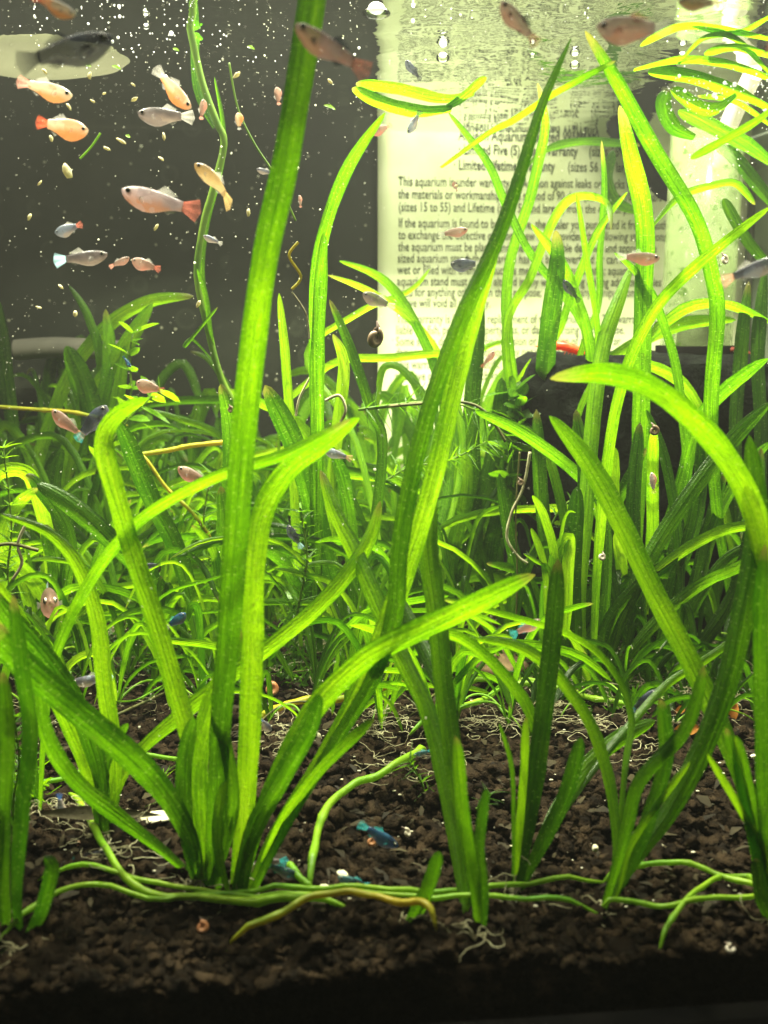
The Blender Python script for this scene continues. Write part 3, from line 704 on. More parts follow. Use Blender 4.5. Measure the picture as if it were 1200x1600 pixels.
eel('eelgrass with a deep green blade pointing left above the trailing roots', (985, 960), [
    ("985,960 960,820 930,772 900,740 850,700 800,668 742,642", 22, dict(tint=.25, tau=20)),
    ("990,960 1000,700 1004,480 1006,350 986,250 968,165", 32, dict(tint=.30, tau=12, d1=.235)),
    ("1000,960 1070,800 1062,620 1040,520 1005,440 960,395", 16, dict(tint=.18)),
    ("980,960 960,820 955,760 962,700", 24, dict(tint=.75, tau=40)),
    ("1010,960 1020,850 1020,740 1022,668", 22, dict(tint=.55)),
    ("995,960 900,700 935,560 915,400 900,300", 12, dict(tint=.4)),
    ("1000,960 1060,780 1100,650 1200,560", 26, dict(tint=.18)),
], dflt=dict(d0=.285, d1=.25), nroots=16)
eel('big eelgrass cluster with a dense white root beard, right of centre', (925, 1085), [
    ("918,1085 905,950 914,800 926,650 942,540 966,470 986,416", 28, dict(tint=.66, d1=.262, tau=30)),
    ("903,1085 893,920 902,760", 33, dict(tint=.1, tau=10)),
    ("925,1085 932,900 946,740 966,620 1002,520 1062,440 1205,322", 21, dict(tint=.5, tau=30, d1=.215, nseg=44)),
    ("940,1085 960,1000 1010,880 1080,770 1150,682 1205,628", 30, dict(tint=.28, tau=20)),
    ("938,1085 975,960 1040,882 1130,830 1205,822", 20, dict(tint=.6, tau=38)),
    ("935,1085 950,985 995,920 1060,870", 26, dict(tint=.3)),
    ("880,1085 880,980 878,900 885,820", 28, dict(tint=.05)),
    ("930,1085 945,960 950,850 940,760", 18, dict(tint=.2)),
    ("945,1085 1010,1040 1060,1000 1095,1000", 8, dict(tint=.4)),
    ("946,1082 1000,1000 1080,925 1160,885 1205,850", 22, dict(tint=.35)),
], nroots=50, rsize=.016)
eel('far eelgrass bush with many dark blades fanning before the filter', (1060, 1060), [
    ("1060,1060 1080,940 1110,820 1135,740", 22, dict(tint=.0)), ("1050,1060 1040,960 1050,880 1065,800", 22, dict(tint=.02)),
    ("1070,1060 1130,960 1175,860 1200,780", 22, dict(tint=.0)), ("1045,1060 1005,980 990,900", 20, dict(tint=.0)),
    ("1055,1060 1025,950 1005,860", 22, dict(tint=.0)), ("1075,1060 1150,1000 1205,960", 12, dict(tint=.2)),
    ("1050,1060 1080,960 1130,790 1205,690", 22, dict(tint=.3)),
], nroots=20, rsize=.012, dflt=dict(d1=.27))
eel('tall overlapping green eelgrass blades crossing before the left half of the filter', (865, 1070), [
    ("865,1070 860,930 845,780 838,640", 26, dict(tint=.12)), ("870,1070 890,900 915,760 900,640", 24, dict(tint=.3)), ("875,1070 930,920 960,800 1010,700", 22, dict(tint=.2)),
    ("860,1070 830,950 800,860 780,740", 24, dict(tint=.15)), ("872,1070 900,940 880,800 850,700 800,660", 18, dict(tint=.45)), ("868,1070 940,960 1000,900 1060,905", 18, dict(tint=.35)),
    ("862,1070 850,960 820,900 760,880", 16, dict(tint=.4))], dflt=dict(d0=.262, d1=.265), nroots=18, rsize=.012)
eel('tall overlapping green eelgrass blades crossing before the right half of the filter', (1015, 1080), [
    ("1015,1080 1000,940 990,800 1000,660", 26, dict(tint=.14)), ("1020,1080 1050,930 1090,800 1100,660", 26, dict(tint=.2)), ("1018,1080 1080,960 1130,880 1200,840", 20, dict(tint=.3)),
    ("1010,1080 970,960 950,860 955,760", 22, dict(tint=.15)), ("1022,1080 1060,960 1060,840 1040,720 1010,640", 18, dict(tint=.35)), ("1025,1080 1100,1000 1150,920 1180,800 1190,700", 24, dict(tint=.12))],
    dflt=dict(d0=.256, d1=.262), nroots=18, rsize=.012)
eel('upright green eelgrass blades near the right back corner', (1165, 985), [
    ("1150,985 1120,800 1110,640 1120,500 1112,430 1085,340 1022,235 962,125 914,48", 27, dict(tint=.25, d1=.205, tau=12, nseg=46)),
    ("1160,985 1150,700 1160,540 1170,440", 24, dict(tint=.12)), ("1178,985 1190,700 1185,560 1195,420", 24, dict(tint=.1)),
    ("1170,985 1090,640 1000,560 1060,492 1130,478 1212,508", 20, dict(tint=.5, tau=40, nseg=44)),
], dflt=dict(d0=.28, d1=.29), nroots=10)
eel('small bright sprout with short forked leaves at right of centre', (860, 1000), [
    ("858,1000 862,920 868,868 890,842 888,900 884,1000", 22, dict(tint=.78, tau=30)), ("858,1000 866,880 850,810 832,774", 16, dict(tint=.75, tau=30)),
    ("856,1000 852,890 830,825", 13, dict(tint=.7)), ("856,1000 860,900 835,875 818,865", 9, dict(tint=.6)), ("860,1000 880,820 900,800", 7, dict(tint=.5))],
    dflt=dict(d0=.235, d1=.235), bd=.235, nroots=0)
eel('backlit yellowish eelgrass leaves low in front of the filter top', (830, 900), [
    ("830,900 800,760 802,640 822,596", 26, dict(tint=.85, tau=35)), ("840,900 800,700 850,660 880,690 895,760", 16, dict(tint=.5, tau=40)),
    ("820,900 780,760 790,640 850,570", 24, dict(tint=.1)), ("835,900 770,720 800,620 830,560", 9, dict(tint=.7)),
    ("845,900 900,640 960,560 1060,510 1150,500", 24, dict(tint=.4))],
    dflt=dict(d0=.31, d1=.30), nroots=8)
eel('narrow eelgrass with looping tips in front of the printed lines', (880, 940), [
    ("880,940 790,560 830,430 870,335 905,308 948,318 955,360", 16, dict(tint=.6, tau=35, nseg=44)),
    ("890,940 855,600 880,500 930,370 980,300", 14, dict(tint=.4)),
    ("895,940 900,600 935,480 938,400 945,300 940,220", 12, dict(tint=.3)),
    ("885,940 960,660 905,500 830,400 790,320 760,252 700,175", 15, dict(tint=.2, nseg=44)),
    ("870,940 850,620 870,420 868,360", 34, dict(tint=.05, tau=8)),
    ("865,940 790,500 830,300 850,200 840,130", 18, dict(tint=.3)),
    ("900,940 925,600 890,440 830,350", 20, dict(tint=.35)),
], dflt=dict(d0=.33, d1=.27), nroots=6)
# leaves lying at the surface
eel('broad pale green leaf floating flat over the top of the printed paper', (535, 140), [
    ("705,172 650,176 590,160 550,138", 22, dict(tint=.5, tau=40, base=.5, cup=.2)), ("740,148 690,156 620,140 556,131", 20, dict(tint=.3, tau=35, cup=.2)),
    ("690,172 720,155 760,120", 14, dict(tint=.4))], bd=.245, dflt=dict(d0=.24, d1=.235), nroots=0)
eel('tangle of thin bright floating blades at the top right corner', (1195, 120), [
    ("1215,178 1130,140 1080,122 1012,112", 22, dict(tint=0.42, tau=45, cup=.2)), ("1215,64 1120,46 1060,44 1000,72", 12, dict(tint=0.42, tau=40)),
    ("1205,118 1150,62 1080,38", 10, dict(tint=0.36)), ("1215,160 1190,185 1140,215 1078,248", 14, dict(tint=0.39, tau=30, d0=.2, d1=.2)),
    ("1150,150 1120,172 1090,170 1048,138", 22, dict(tint=0.51, tau=45)), ("1085,215 1052,200 1036,168 1042,140", 26, dict(tint=0.15, tau=20)),
    ("1215,262 1160,226 1100,192 1060,172", 26, dict(tint=0.21, tau=30, d0=.3, d1=.29)), ("1020,352 1060,310 1110,292 1150,288 1180,320", 13, dict(tint=0.42, tau=35, d0=.28, d1=.28)),
    ("1215,430 1170,380 1130,310", 20, dict(tint=0.24, d0=.3, d1=.3)), ("1215,92 1150,76 1100,84", 14, dict(tint=0.48, tau=45)),
    ("1060,100 1100,60 1160,50 1215,20", 9, dict(tint=0.42)), ("990,110 1060,96 1130,100 1215,128", 13, dict(tint=0.48, tau=45)), ("820,262 860,232 920,222 1000,228", 14, dict(tint=0.24, d0=.36, d1=.36)),
    ("690,262 760,212 800,190 870,145 962,95", 11, dict(tint=0.36, d0=.25, d1=.2)), ("1215,205 1150,160 1090,150", 9, dict(tint=0.36, d0=.26, d1=.26)),
    ("1215,330 1150,250 1120,232", 24, dict(tint=0.12, d0=.31, d1=.31)),
], bd=.25, dflt=dict(d0=.235, d1=.235, m='thin_leaf'), nroots=0)
eel('curled translucent leaf scrap hanging before the black strip', (955, 315), [("1010,335 965,318 948,280 958,235", 20, dict(tint=.15, tau=20))], bd=.36, dflt=dict(d0=.36, d1=.355), nroots=0)
tubething('trailing_stem', '286,-10 300,60 316,130 338,190 350,225 332,300 318,350 308,430 326,520 345,590 372,640', 5.5, 'stem', 'thin drooping green stem trailing down from the surface at left', 'stem', d=.262, d1=.27)
eel('trailing leaf ribbon hanging beside the drooping stem at upper left', (345, 600), [
    ("345,600 330,540 322,470 308,420", 10, dict(tint=.4)), ("345,590 318,450 322,360 350,230 335,120", 8, dict(tint=.25)), ("330,560 300,530 290,540 340,480", 6, dict(tint=.3)),
    ("335,200 312,150 305,80 312,-10", 16, dict(tint=.0))], bd=.27, dflt=dict(d0=.27, d1=.265), nroots=0)

# ------------------------------------------------------------------ untraced back growth, smaller and farther
rb = random.Random(23)
def backplant(label, px, py, n, hpx, tintr, wr=(8, 21), spread=130, d=None):
    e = empty('eelgrass_plant', G(px, py) if d is None else W(px, py, d)); tag(e, label, 'aquatic plant')
    dd = gd(py) if d is None else d
    for k in range(int(n * 1.9)):
        s = rb.uniform(-1, 1); h = hpx * rb.uniform(0.45, 1.1); lean = s * spread * rb.uniform(.5, 1.3); droop = rb.uniform(-0.1, 0.5)
        path = [(px, py), (px + lean * .15, py - h * .35), (px + lean * .5, py - h * .75), (px + lean, py - h * (1 - droop * .3)), (px + lean * 1.35, py - h * (1 - droop))]
        random.seed(int(px * 31 + py * 17 + k))
        leaf(e, path, rb.uniform(*wr), d0=dd, d1=dd + rb.uniform(-.03, .02), tint=rb.uniform(*tintr), nseg=20)
    roots(e, e.location, 8, .009, seed=int(px + py)); return e
BP = [(30, 920, 6, 250, (.15, .6), 'dense eelgrass tuft filling the left edge behind the curled leaves'), (85, 905, 7, 300, (.1, .7), 'eelgrass tuft just behind the wide leaning blades'),
      (150, 915, 7, 300, (.1, .6), 'eelgrass tuft in shade left of the folded bright blade'), (215, 900, 7, 260, (.2, .8), 'low eelgrass tuft behind the golden runner at left'),
      (265, 925, 6, 230, (.2, .8), 'small eelgrass tuft left of the tallest wide blade'), (330, 905, 6, 260, (.15, .7), 'eelgrass tuft showing just left of the wide near blade'),
      (400, 915, 6, 240, (.15, .7), 'eelgrass tuft hidden partly by the wide near blade'), (460, 940, 7, 220, (.25, .9), 'bright eelgrass tuft below the folded blade tip'),
      (520, 905, 7, 260, (.2, .8), 'eelgrass tuft in the gap left of the central crossing'), (590, 925, 7, 240, (.25, .9), 'eelgrass tuft low behind the curved pointed leaf'),
      (640, 895, 7, 300, (.3, .95), 'sunlit eelgrass tuft at the foot of the printed paper'), (690, 915, 7, 300, (.3, .95), 'yellow-green eelgrass tuft right beneath the printed paper'),
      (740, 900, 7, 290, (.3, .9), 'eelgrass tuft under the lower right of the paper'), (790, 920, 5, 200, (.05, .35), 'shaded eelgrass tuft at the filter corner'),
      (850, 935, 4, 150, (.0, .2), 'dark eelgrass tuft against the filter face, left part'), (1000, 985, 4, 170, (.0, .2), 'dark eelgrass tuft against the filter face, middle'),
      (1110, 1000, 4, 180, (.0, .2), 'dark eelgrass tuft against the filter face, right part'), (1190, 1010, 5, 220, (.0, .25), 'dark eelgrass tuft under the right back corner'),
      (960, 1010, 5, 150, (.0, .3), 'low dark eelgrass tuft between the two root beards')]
BP += [(60, 880, 7, 330, (.1, .6), 'rearmost eelgrass tuft at far left, against the black backing'), (190, 880, 7, 320, (.05, .5), 'rearmost shaded eelgrass tuft behind the dark descending blade'),
       (290, 882, 7, 280, (.1, .6), 'rearmost eelgrass tuft left of the tallest blade'), (430, 885, 7, 290, (.1, .6), 'rearmost eelgrass tuft behind the folded blade'),
       (560, 882, 7, 300, (.2, .8), 'rearmost eelgrass tuft under the left corner of the paper'), (715, 880, 7, 320, (.3, .9), 'rearmost bright eelgrass tuft under the middle of the paper'),
       (70, 960, 5, 200, (.3, .9), 'leafy low eelgrass tuft by the moss mat'), (380, 960, 5, 180, (.2, .8), 'low eelgrass tuft on the soil behind the wide blade'), (620, 960, 5, 200, (.3, .9), 'low bright eelgrass tuft right of the grey stone')]
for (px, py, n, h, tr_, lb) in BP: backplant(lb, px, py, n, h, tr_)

# ------------------------------------------------------------------ thin plantlets that tangle through the middle distance
rc = random.Random(91)
LM = [(15, 'at the very left edge'), (60, 'under the curling bright blades, left'), (120, 'beside the pale curved blade, left'), (190, 'left of the folded bright blade foot'), (255, 'right of the folded bright blade foot'), (330, 'left of the wide near blade'),
      (430, 'between the two tall left blades'), (490, 'under the folded blade'), (545, 'left of the central crossing'), (600, 'at the grey rounded stone'), (665, 'right behind the central crossing'), (725, 'before the tan stone'),
      (790, 'right of the tan stone'), (850, 'left of the big root beard'), (985, 'right of the big root beard'), (1050, 'by the curled orange dead leaf'), (1120, 'by the upright orange dead leaf'), (1180, 'at the right edge by the pinkish pebble')]
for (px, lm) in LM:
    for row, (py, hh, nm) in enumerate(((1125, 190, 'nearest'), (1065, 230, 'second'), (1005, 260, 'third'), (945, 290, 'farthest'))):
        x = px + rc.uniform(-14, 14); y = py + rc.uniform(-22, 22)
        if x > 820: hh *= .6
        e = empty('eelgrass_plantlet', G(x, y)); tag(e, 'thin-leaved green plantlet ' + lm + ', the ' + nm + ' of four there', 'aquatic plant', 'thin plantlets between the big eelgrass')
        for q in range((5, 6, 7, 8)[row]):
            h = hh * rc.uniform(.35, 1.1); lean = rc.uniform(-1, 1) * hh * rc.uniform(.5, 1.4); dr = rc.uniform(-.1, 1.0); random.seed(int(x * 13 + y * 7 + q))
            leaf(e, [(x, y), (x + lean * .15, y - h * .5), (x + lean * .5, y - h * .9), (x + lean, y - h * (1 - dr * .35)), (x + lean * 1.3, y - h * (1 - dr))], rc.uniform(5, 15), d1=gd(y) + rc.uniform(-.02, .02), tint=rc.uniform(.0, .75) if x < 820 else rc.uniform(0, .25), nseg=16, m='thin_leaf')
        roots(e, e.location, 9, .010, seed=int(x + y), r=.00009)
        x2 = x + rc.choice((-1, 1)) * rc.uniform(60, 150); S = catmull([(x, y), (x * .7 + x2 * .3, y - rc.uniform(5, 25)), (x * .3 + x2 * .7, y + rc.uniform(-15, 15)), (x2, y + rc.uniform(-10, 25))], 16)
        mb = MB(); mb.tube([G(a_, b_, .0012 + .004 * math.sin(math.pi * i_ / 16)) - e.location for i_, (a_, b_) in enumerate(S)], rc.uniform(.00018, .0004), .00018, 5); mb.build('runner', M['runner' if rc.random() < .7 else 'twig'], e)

# ------------------------------------------------------------------ fine-leaved stem plants, moss
def stemplant(label, path, d0, d1, nwh, lpx, wpx, per, tint, droop=0.2, name='fine_stem_plant', seed=1, mat_='thin_leaf', rpx=2.2, broad=False, sm='stem'):
    rnd = random.Random(seed); S = catmull(pxs(path), nwh); pts = [W(x, y, d0 + (d1 - d0) * i / nwh) for i, (x, y) in enumerate(S)]
    pts = [p if p.z > 0 else Vector((p.x, p.y, .001)) for p in pts]
    e = empty(name, pts[0]); tag(e, label, 'aquatic plant'); o = e.location.copy(); mb = MB()
    mb.tube([p - o for p in pts], rpx * d0 / F, rpx * .6 * d1 / F, 5); mb.build('stem', M[sm], e)
    V = []; Fc = []; uv = []
    for i in range(1, len(pts)):
        t = (pts[i] - pts[i - 1]).normalized(); a0 = rnd.random() * 6.28
        for k in range(per):
            a = a0 + 2 * math.pi * k / per + rnd.uniform(-.3, .3); s1 = t.cross(Vector((.2, .9, .3))).normalized(); s2 = t.cross(s1)
            dr = (s1 * math.cos(a) + s2 * math.sin(a) + t * rnd.uniform(.1, .9)).normalized(); L = lpx * d0 / F * rnd.uniform(.6, 1.2); wd = wpx * d0 / F * (0.8 if not broad else 1)
            sd = dr.cross(Vector((rnd.uniform(-1, 1), rnd.uniform(-1, 1), 1))).normalized(); b = len(V); K = 5
            for q in range(K):
                u = q / (K - 1); p = pts[i] + dr * (L * u) - Vector((0, 0, droop * L * u * u)); ww = wd * (math.sin(math.pi * min(1, .12 + u * .88)) ** .7 if broad else (1 - u * .8)) / 2
                V += [p - o - sd * ww, p - o + sd * ww]; uv += [(.2, u), (.8, u)]
            for q in range(K - 1): Fc.append((b + 2 * q, b + 2 * q + 1, b + 2 * q + 3, b + 2 * q + 2))
    ob = link('leaves', mesh('leaves', V, Fc, True, uv), M[mat_], e); ob['tint'] = float(tint)
    if nwh * per > 40: ob['kind'] = 'stuff'
    return e
SP = [('leafy stem reaching up before the left back blades, pale tips', '165,720 185,670 205,620 202,560 208,520', .3, .3, 9, 42, 13, 3, .7, True),
      ('leafy stem with oval leaves beside the small pinkish grey fish', '150,740 175,690 215,640 250,610', .29, .29, 7, 46, 15, 3, .75, True),
      ('fine stem with threadlike leaves at the left edge, mid height', '20,1010 12,900 18,820 5,700', .25, .25, 16, 30, 5, 6, .6, False),
      ('needle-leaved stem rising behind the tall wide blade', '330,960 335,880 318,820 330,740', .27, .27, 14, 42, 5, 6, .6, False),
      ('needle-leaved stem crossing low in the middle left', '455,1000 470,930 480,870 470,800', .25, .25, 14, 40, 5, 5, .4, False),
      ('wispy green stem stretched beneath the printed paper', '560,640 620,632 680,628 740,640 800,690', .26, .27, 16, 42, 4, 4, .3, False),
      ('tangled stem of tiny leaves at the foot of the paper', '590,760 640,730 700,720 760,690', .28, .28, 16, 38, 5, 6, .6, False),
      ('dark stem with oval leaves by the paper lower right', '790,760 800,700 815,650 805,610', .29, .29, 9, 44, 20, 4, .2, True),
      ('spiky low rosette behind the short leaning sprout', '690,1300 672,1260 655,1215 640,1190', .19, .19, 10, 40, 4, 5, .35, False),
      ('spiky thin tuft right of the centre front blades', '742,1320 752,1280 765,1240', .185, .185, 8, 34, 3, 5, .25, False),
      ('ragged needle stem on the soil at far left front', '25,1330 20,1260 30,1190 22,1120', .175, .175, 16, 34, 6, 6, .45, False),
      ('fine pale sprig by the wide crossing blades', '275,1290 262,1250 255,1210', .19, .19, 8, 34, 3, 5, .6, False),
      ('leafy stem with rounded leaves left of the golden bend', '440,930 470,900 476,860 486,800', .28, .28, 8, 34, 20, 3, .6, True),
      ('thin ragged stem behind the trailing roots', '790,900 840,860 880,790 930,770', .27, .27, 12, 26, 4, 4, .3, False)]
for k, (lb, pth, a, b, nw, lp, wp, per, ti, br) in enumerate(SP): stemplant(lb, pth, a, b, nw, lp, wp, per, ti, broad=br, seed=40 + k)
def moss(label, cx, cy, rx, ry, n, seed, tint=.5, d=None):
    rnd = random.Random(seed); V = []; Fc = []; uv = []; base = G(cx, cy) if d is None else W(cx, cy, d); dd = base.y
    for _ in range(n):
        a = rnd.random() * 6.28; q = math.sqrt(rnd.random()); p = Vector((math.cos(a) * q * rx * dd / F, math.sin(a) * q * rx * dd / F * .8, abs(rnd.gauss(0, .45)) * ry * dd / F))
        dr = Vector((rnd.gauss(0, 1), rnd.gauss(0, 1), rnd.gauss(.4, .7))).normalized(); L = rnd.uniform(.002, .0055); sd = dr.cross(Vector((rnd.random(), rnd.random(), rnd.random()))).normalized() * rnd.uniform(.0002, .0006); b = len(V); bend = Vector((rnd.gauss(0, 1), rnd.gauss(0, 1), rnd.gauss(0, 1))) * .0008
        for k in range(4): u = k / 3; pp = p + dr * L * u + bend * math.sin(u * 3); V += [pp - sd * (1 - u * .8), pp + sd * (1 - u * .8)]; uv += [(.2, u), (.8, u)]
        for k in range(3): Fc.append((b + 2 * k, b + 2 * k + 1, b + 2 * k + 3, b + 2 * k + 2))
    o = link('moss', mesh('moss', V, Fc, True, uv), M['thin_leaf']); o.location = base; o['tint'] = tint; tag(o, label, 'moss', kind='stuff')
moss('fuzzy green moss mat between the left blades', 110, 970, 110, 60, 1500, 3, .45)
moss('ragged green moss below the left back tufts', 230, 940, 110, 50, 1200, 4, .6)
moss('ragged moss on the soil under the middle tufts', 470, 955, 140, 40, 1100, 5, .5)
moss('patchy moss under the printed paper', 660, 930, 120, 50, 900, 6, .6)
moss('small loose moss at left front', 25, 1250, 45, 50, 400, 7, .5)
moss('dim moss and plant litter under the central tufts', 560, 1030, 190, 22, 1300, 8, .15)
moss('dim moss and plant litter under the right tufts', 960, 1060, 200, 22, 1300, 9, .1)
moss('dim moss and plant litter under the left tufts', 180, 1030, 180, 22, 1300, 10, .2)
# loose root tangles on the soil
def tangle(label, cx, cy, rx, n, seed, r=.000065):
    rnd = random.Random(seed); mb = MB(); base = G(cx, cy, 0); base.z = max(0, soilz(base.x, base.y)) + .0018
    for _ in range(int(n * .7)):
        p = Vector((rnd.gauss(0, .5) * rx * base.y / F, rnd.gauss(0, .35) * rx * base.y / F, rnd.uniform(.0003, .003))); a = rnd.random() * 6.28; P = [p.copy()]; cv = rnd.gauss(0, .5)
        for i in range(14):
            a += cv + rnd.gauss(0, .45); p = p + Vector((math.cos(a), math.sin(a) * .7, rnd.gauss(0, .35))) * .0008; p.z = max(.0003, min(.006, p.z)); P.append(p.copy())
        mb.tube(P, r * rnd.uniform(.8, 1.7), r * .6, 4, False)
    o = mb.build('root_tangle', M['root']); o.location = base; tag(o, label, 'roots', kind='stuff')
tangle('white curly roots spread on the dark soil, centre', 590, 1150, 90, 46, 1)
tangle('white roots around the base of the middle tufts', 520, 1010, 130, 60, 2)
tangle('white roots beneath the big right cluster', 900, 1140, 110, 60, 3)
tangle('pale roots on the soil at left', 90, 1290, 80, 34, 4)
tangle('pale roots on the soil behind the left blades', 280, 1000, 110, 50, 5)
tangle('pale roots near the orange dead leaves', 1110, 1110, 90, 34, 6)
tangle('fine white roots behind the centre front blades', 640, 1215, 90, 26, 9)
tangle('fine roots on the bare soil at lower right', 1000, 1200, 110, 26, 10)
tangle('fine roots left of the yellow arcing runner', 440, 1190, 70, 22, 11)
tangle('a few pale roots under the left fan of blades', 190, 1370, 60, 14, 7)
tangle('loose roots right of the centre front blades', 790, 1160, 70, 20, 8)

# ------------------------------------------------------------------ runners
RN = [('yellow runner arcing over the soil beside the two white pebbles', '484,1405 492,1360 500,1320 520,1285 560,1258 610,1240 645,1212 665,1185', 6.5, 'runner'),
      ('long green runner lying across the foreground, upper of the two', '-10,1480 40,1450 90,1425 150,1412 240,1424 330,1418 430,1410 520,1416 600,1420 700,1418 808,1402 880,1392 960,1384', 4.6, 'runner'),
      ('green runner bowing to the right of the dark blades', '940,1386 1010,1370 1070,1372 1130,1392 1200,1415', 5, 'runner'),
      ('lower green runner stretched along the front to the right plant', '60,1386 130,1385 210,1400 290,1408 380,1418 460,1424 560,1428 680,1432 800,1437 870,1438 945,1442', 4.2, 'runner'),
      ('yellow runner descending from the matted roots then along the front', '108,1240 140,1300 165,1360 200,1402 260,1420 360,1425 460,1430 545,1440', 6, 'runner'),
      ('thick yellow runner humped over the soil at the bottom centre', '360,1490 420,1478 480,1455 540,1450 580,1462 620,1475 660,1474 682,1494', 6.5, 'yellow_runner'),
      ('green runner from the lower right plant to the right edge', '935,1434 990,1438 1050,1444 1090,1436 1130,1432 1200,1428', 4.6, 'runner'),
      ('green runner looping up and down near the right edge', '1030,1490 1060,1450 1110,1400 1150,1388 1175,1395 1190,1430', 5, 'runner'),
      ('orange-yellow runner behind the wide blades, centre left', '395,1150 430,1125 480,1108 530,1105 590,1092 640,1075', 6, 'yellow_runner'),
      ('bright green runner behind the middle arch', '640,1160 720,1130 760,1115 790,1095 850,1100 905,1108', 5, 'runner'),
      ('short green runner crossing left of the wide crossing blades', '30,1245 70,1238 110,1230 200,1195 330,1212', 4, 'runner'),
      ('yellow stem running level at the left edge in mid water', '-20,634 60,640 120,645 200,665', 3.2, 'yellow_runner'),
      ('pale green runner rising at far left back', '205,712 260,704 300,696 360,690', 4, 'yellow_runner'),
      ('thin golden runner drooping from the left to behind the tall blade', '195,688 230,720 260,762 300,800 330,840', 3, 'yellow_runner'),
      ('green runner below the big right cluster', '730,1075 800,1080 860,1085 930,1110 1000,1120', 4.5, 'runner'),
      ('short thick runner stub rising beside the pebbles', '484,1407 468,1395 452,1375', 6, 'runner'),
      ('thin runner crossing the soil behind left blades', '100,1070 160,1030 230,1010 300,1005 340,1018', 4, 'runner'),
      ]
for k, (lb, pth, r_, m_) in enumerate(RN):
    mid = k in (11, 12, 13)
    tubething('runner', pth, r_, m_, lb, 'runner', d={11: .31, 12: .28, 13: .27}.get(k), lift=0.0022 if k not in (0, 5, 9) else .004)
# fine hanging strands
tubething('strand', '358,98 372,170 398,225 430,275 462,345', 1.6, 'stem', 'fine green strand slanting down at upper left of the wide blade', 'strand', d=.24)
tubething('strand', '466,378 452,400 470,432 456,452', 2.2, 'yellow_runner', 'curly yellow strand beside the wide tall blade', 'strand', d=.22)
tubething('strand', '456,456 478,490 484,530', 1.3, 'root', 'hair-thin pale strand under the curly yellow one', 'strand', d=.22)
tubething('hanging_root', '828,706 818,760 800,800 792,840 808,868 824,880', 2.4, 'root', 'pale kinked root hanging in front of the dark filter', 'root', d=.26)
tubething('hanging_root', '812,706 806,800 808,900 806,980', 1.3, 'twig', 'straight thin brown root hanging beside the kinked one', 'root', d=.26)
tubething('hanging_root', '508,626 530,618 540,640 532,660', 2.4, 'root', 'small hooked white root across a bright blade, centre left', 'root', d=.255)
tubething('hanging_root', '484,590 468,622 462,650', 1.8, 'root', 'thin pale root slanting beside the slim blades', 'root', d=.255)
tubething('hanging_root', '40,820 28,850 34,880 20,905', 2.6, 'root', 'cream curling root at the far left, mid height', 'root', d=.24)
tubething('twig', '-5,852 20,850 60,860', 3, 'twig', 'short dark twig poking in from the left edge', 'twig', d=.24)
tubething('twig', '560,640 640,632 720,628 760,645 790,690', 2.4, 'twig', 'thin brown twig running behind the crossing blades', 'twig', d=.262)
tubething('twig', '125,248 142,230 157,208', 1.6, 'runner', 'short loose green sliver adrift at upper left', 'sliver', d=.22)

# ------------------------------------------------------------------ fish
def fish_mat(key, back, belly, spot=None, trans=0.25, amt=0.5):
    m, nt, out = mat('fish_skin_' + key); n = N(nt)
    tc = n('ShaderNodeTexCoord').outputs['Generated']; xyz = n('ShaderNodeSeparateXYZ', i_0=tc)
    ob = n('ShaderNodeTexCoord').outputs['Object']; rnd = n('ShaderNodeObjectInfo').outputs['Random']
    off = n('ShaderNodeVectorMath', operation='ADD'); nt.links.new(ob, off.inputs[0]); nt.links.new(n('ShaderNodeCombineXYZ', i_X=rnd, i_Y=rnd).outputs[0], off.inputs[1])
    nz = n('ShaderNodeTexNoise', i_Vector=off.outputs[0], i_Scale=420.0, i_Detail=3.0).outputs[0]
    z = n.math('ADD', xyz.outputs[2], n.math('MULTIPLY', n.math('SUBTRACT', nz, 0.5), 0.7))
    dk = tuple(q * .45 for q in back)
    c = n.ramp(z, [(0.28, belly), (0.60, back), (0.95, dk)])
    if spot: c = n.mix(n.math('MULTIPLY', n.math('GREATER_THAN', n('ShaderNodeTexNoise', i_Vector=off.outputs[0], i_Scale=260.0, i_Detail=2.0).outputs[0], 0.54), amt), c, spot)
    sc_ = n('ShaderNodeTexVoronoi', i_Vector=ob, i_Scale=1900.0).outputs['Distance']
    b = n('ShaderNodeBump', i_Strength=0.25, i_Distance=0.0001, i_Height=sc_).outputs[0]
    p = n('ShaderNodeBsdfPrincipled', i_Base_Color=c, i_Roughness=0.35, i_Normal=b); p.inputs['Specular IOR Level'].default_value = 0.4
    t = n('ShaderNodeBsdfTranslucent', i_Color=c)
    nt.links.new(n.shade(dict(orange=.05, dark=.3, brown=.38, pearl=.12).get(key, .22), n.shade(trans, p.outputs[0], t.outputs[0]), n('ShaderNodeBsdfTransparent').outputs[0]), out.inputs[0]); return m
def fin_mat(key, col, alpha=0.55):
    alpha += .15
    m, nt, out = mat('fin_' + key); n = N(nt)
    uv = n('ShaderNodeSeparateXYZ', i_0=n('ShaderNodeUVMap').outputs[0])
    ray_ = n.math('MULTIPLY_ADD', n.math('SINE', n.math('MULTIPLY', uv.outputs[0], 60.0)), 0.5, 0.5)
    al = n.math('MULTIPLY', n.math('SUBTRACT', 1.0, n.math('MULTIPLY', uv.outputs[1], 0.55)), n.math('MULTIPLY_ADD', ray_, 0.35, alpha))
    d = n('ShaderNodeBsdfDiffuse', i_Color=col); t = n('ShaderNodeBsdfTranslucent', i_Color=tuple(min(1, c * 1.3) for c in col))
    nt.links.new(n.shade(al, n('ShaderNodeBsdfTransparent').outputs[0], n.shade(0.55, d.outputs[0], t.outputs[0])), out.inputs[0]); return m
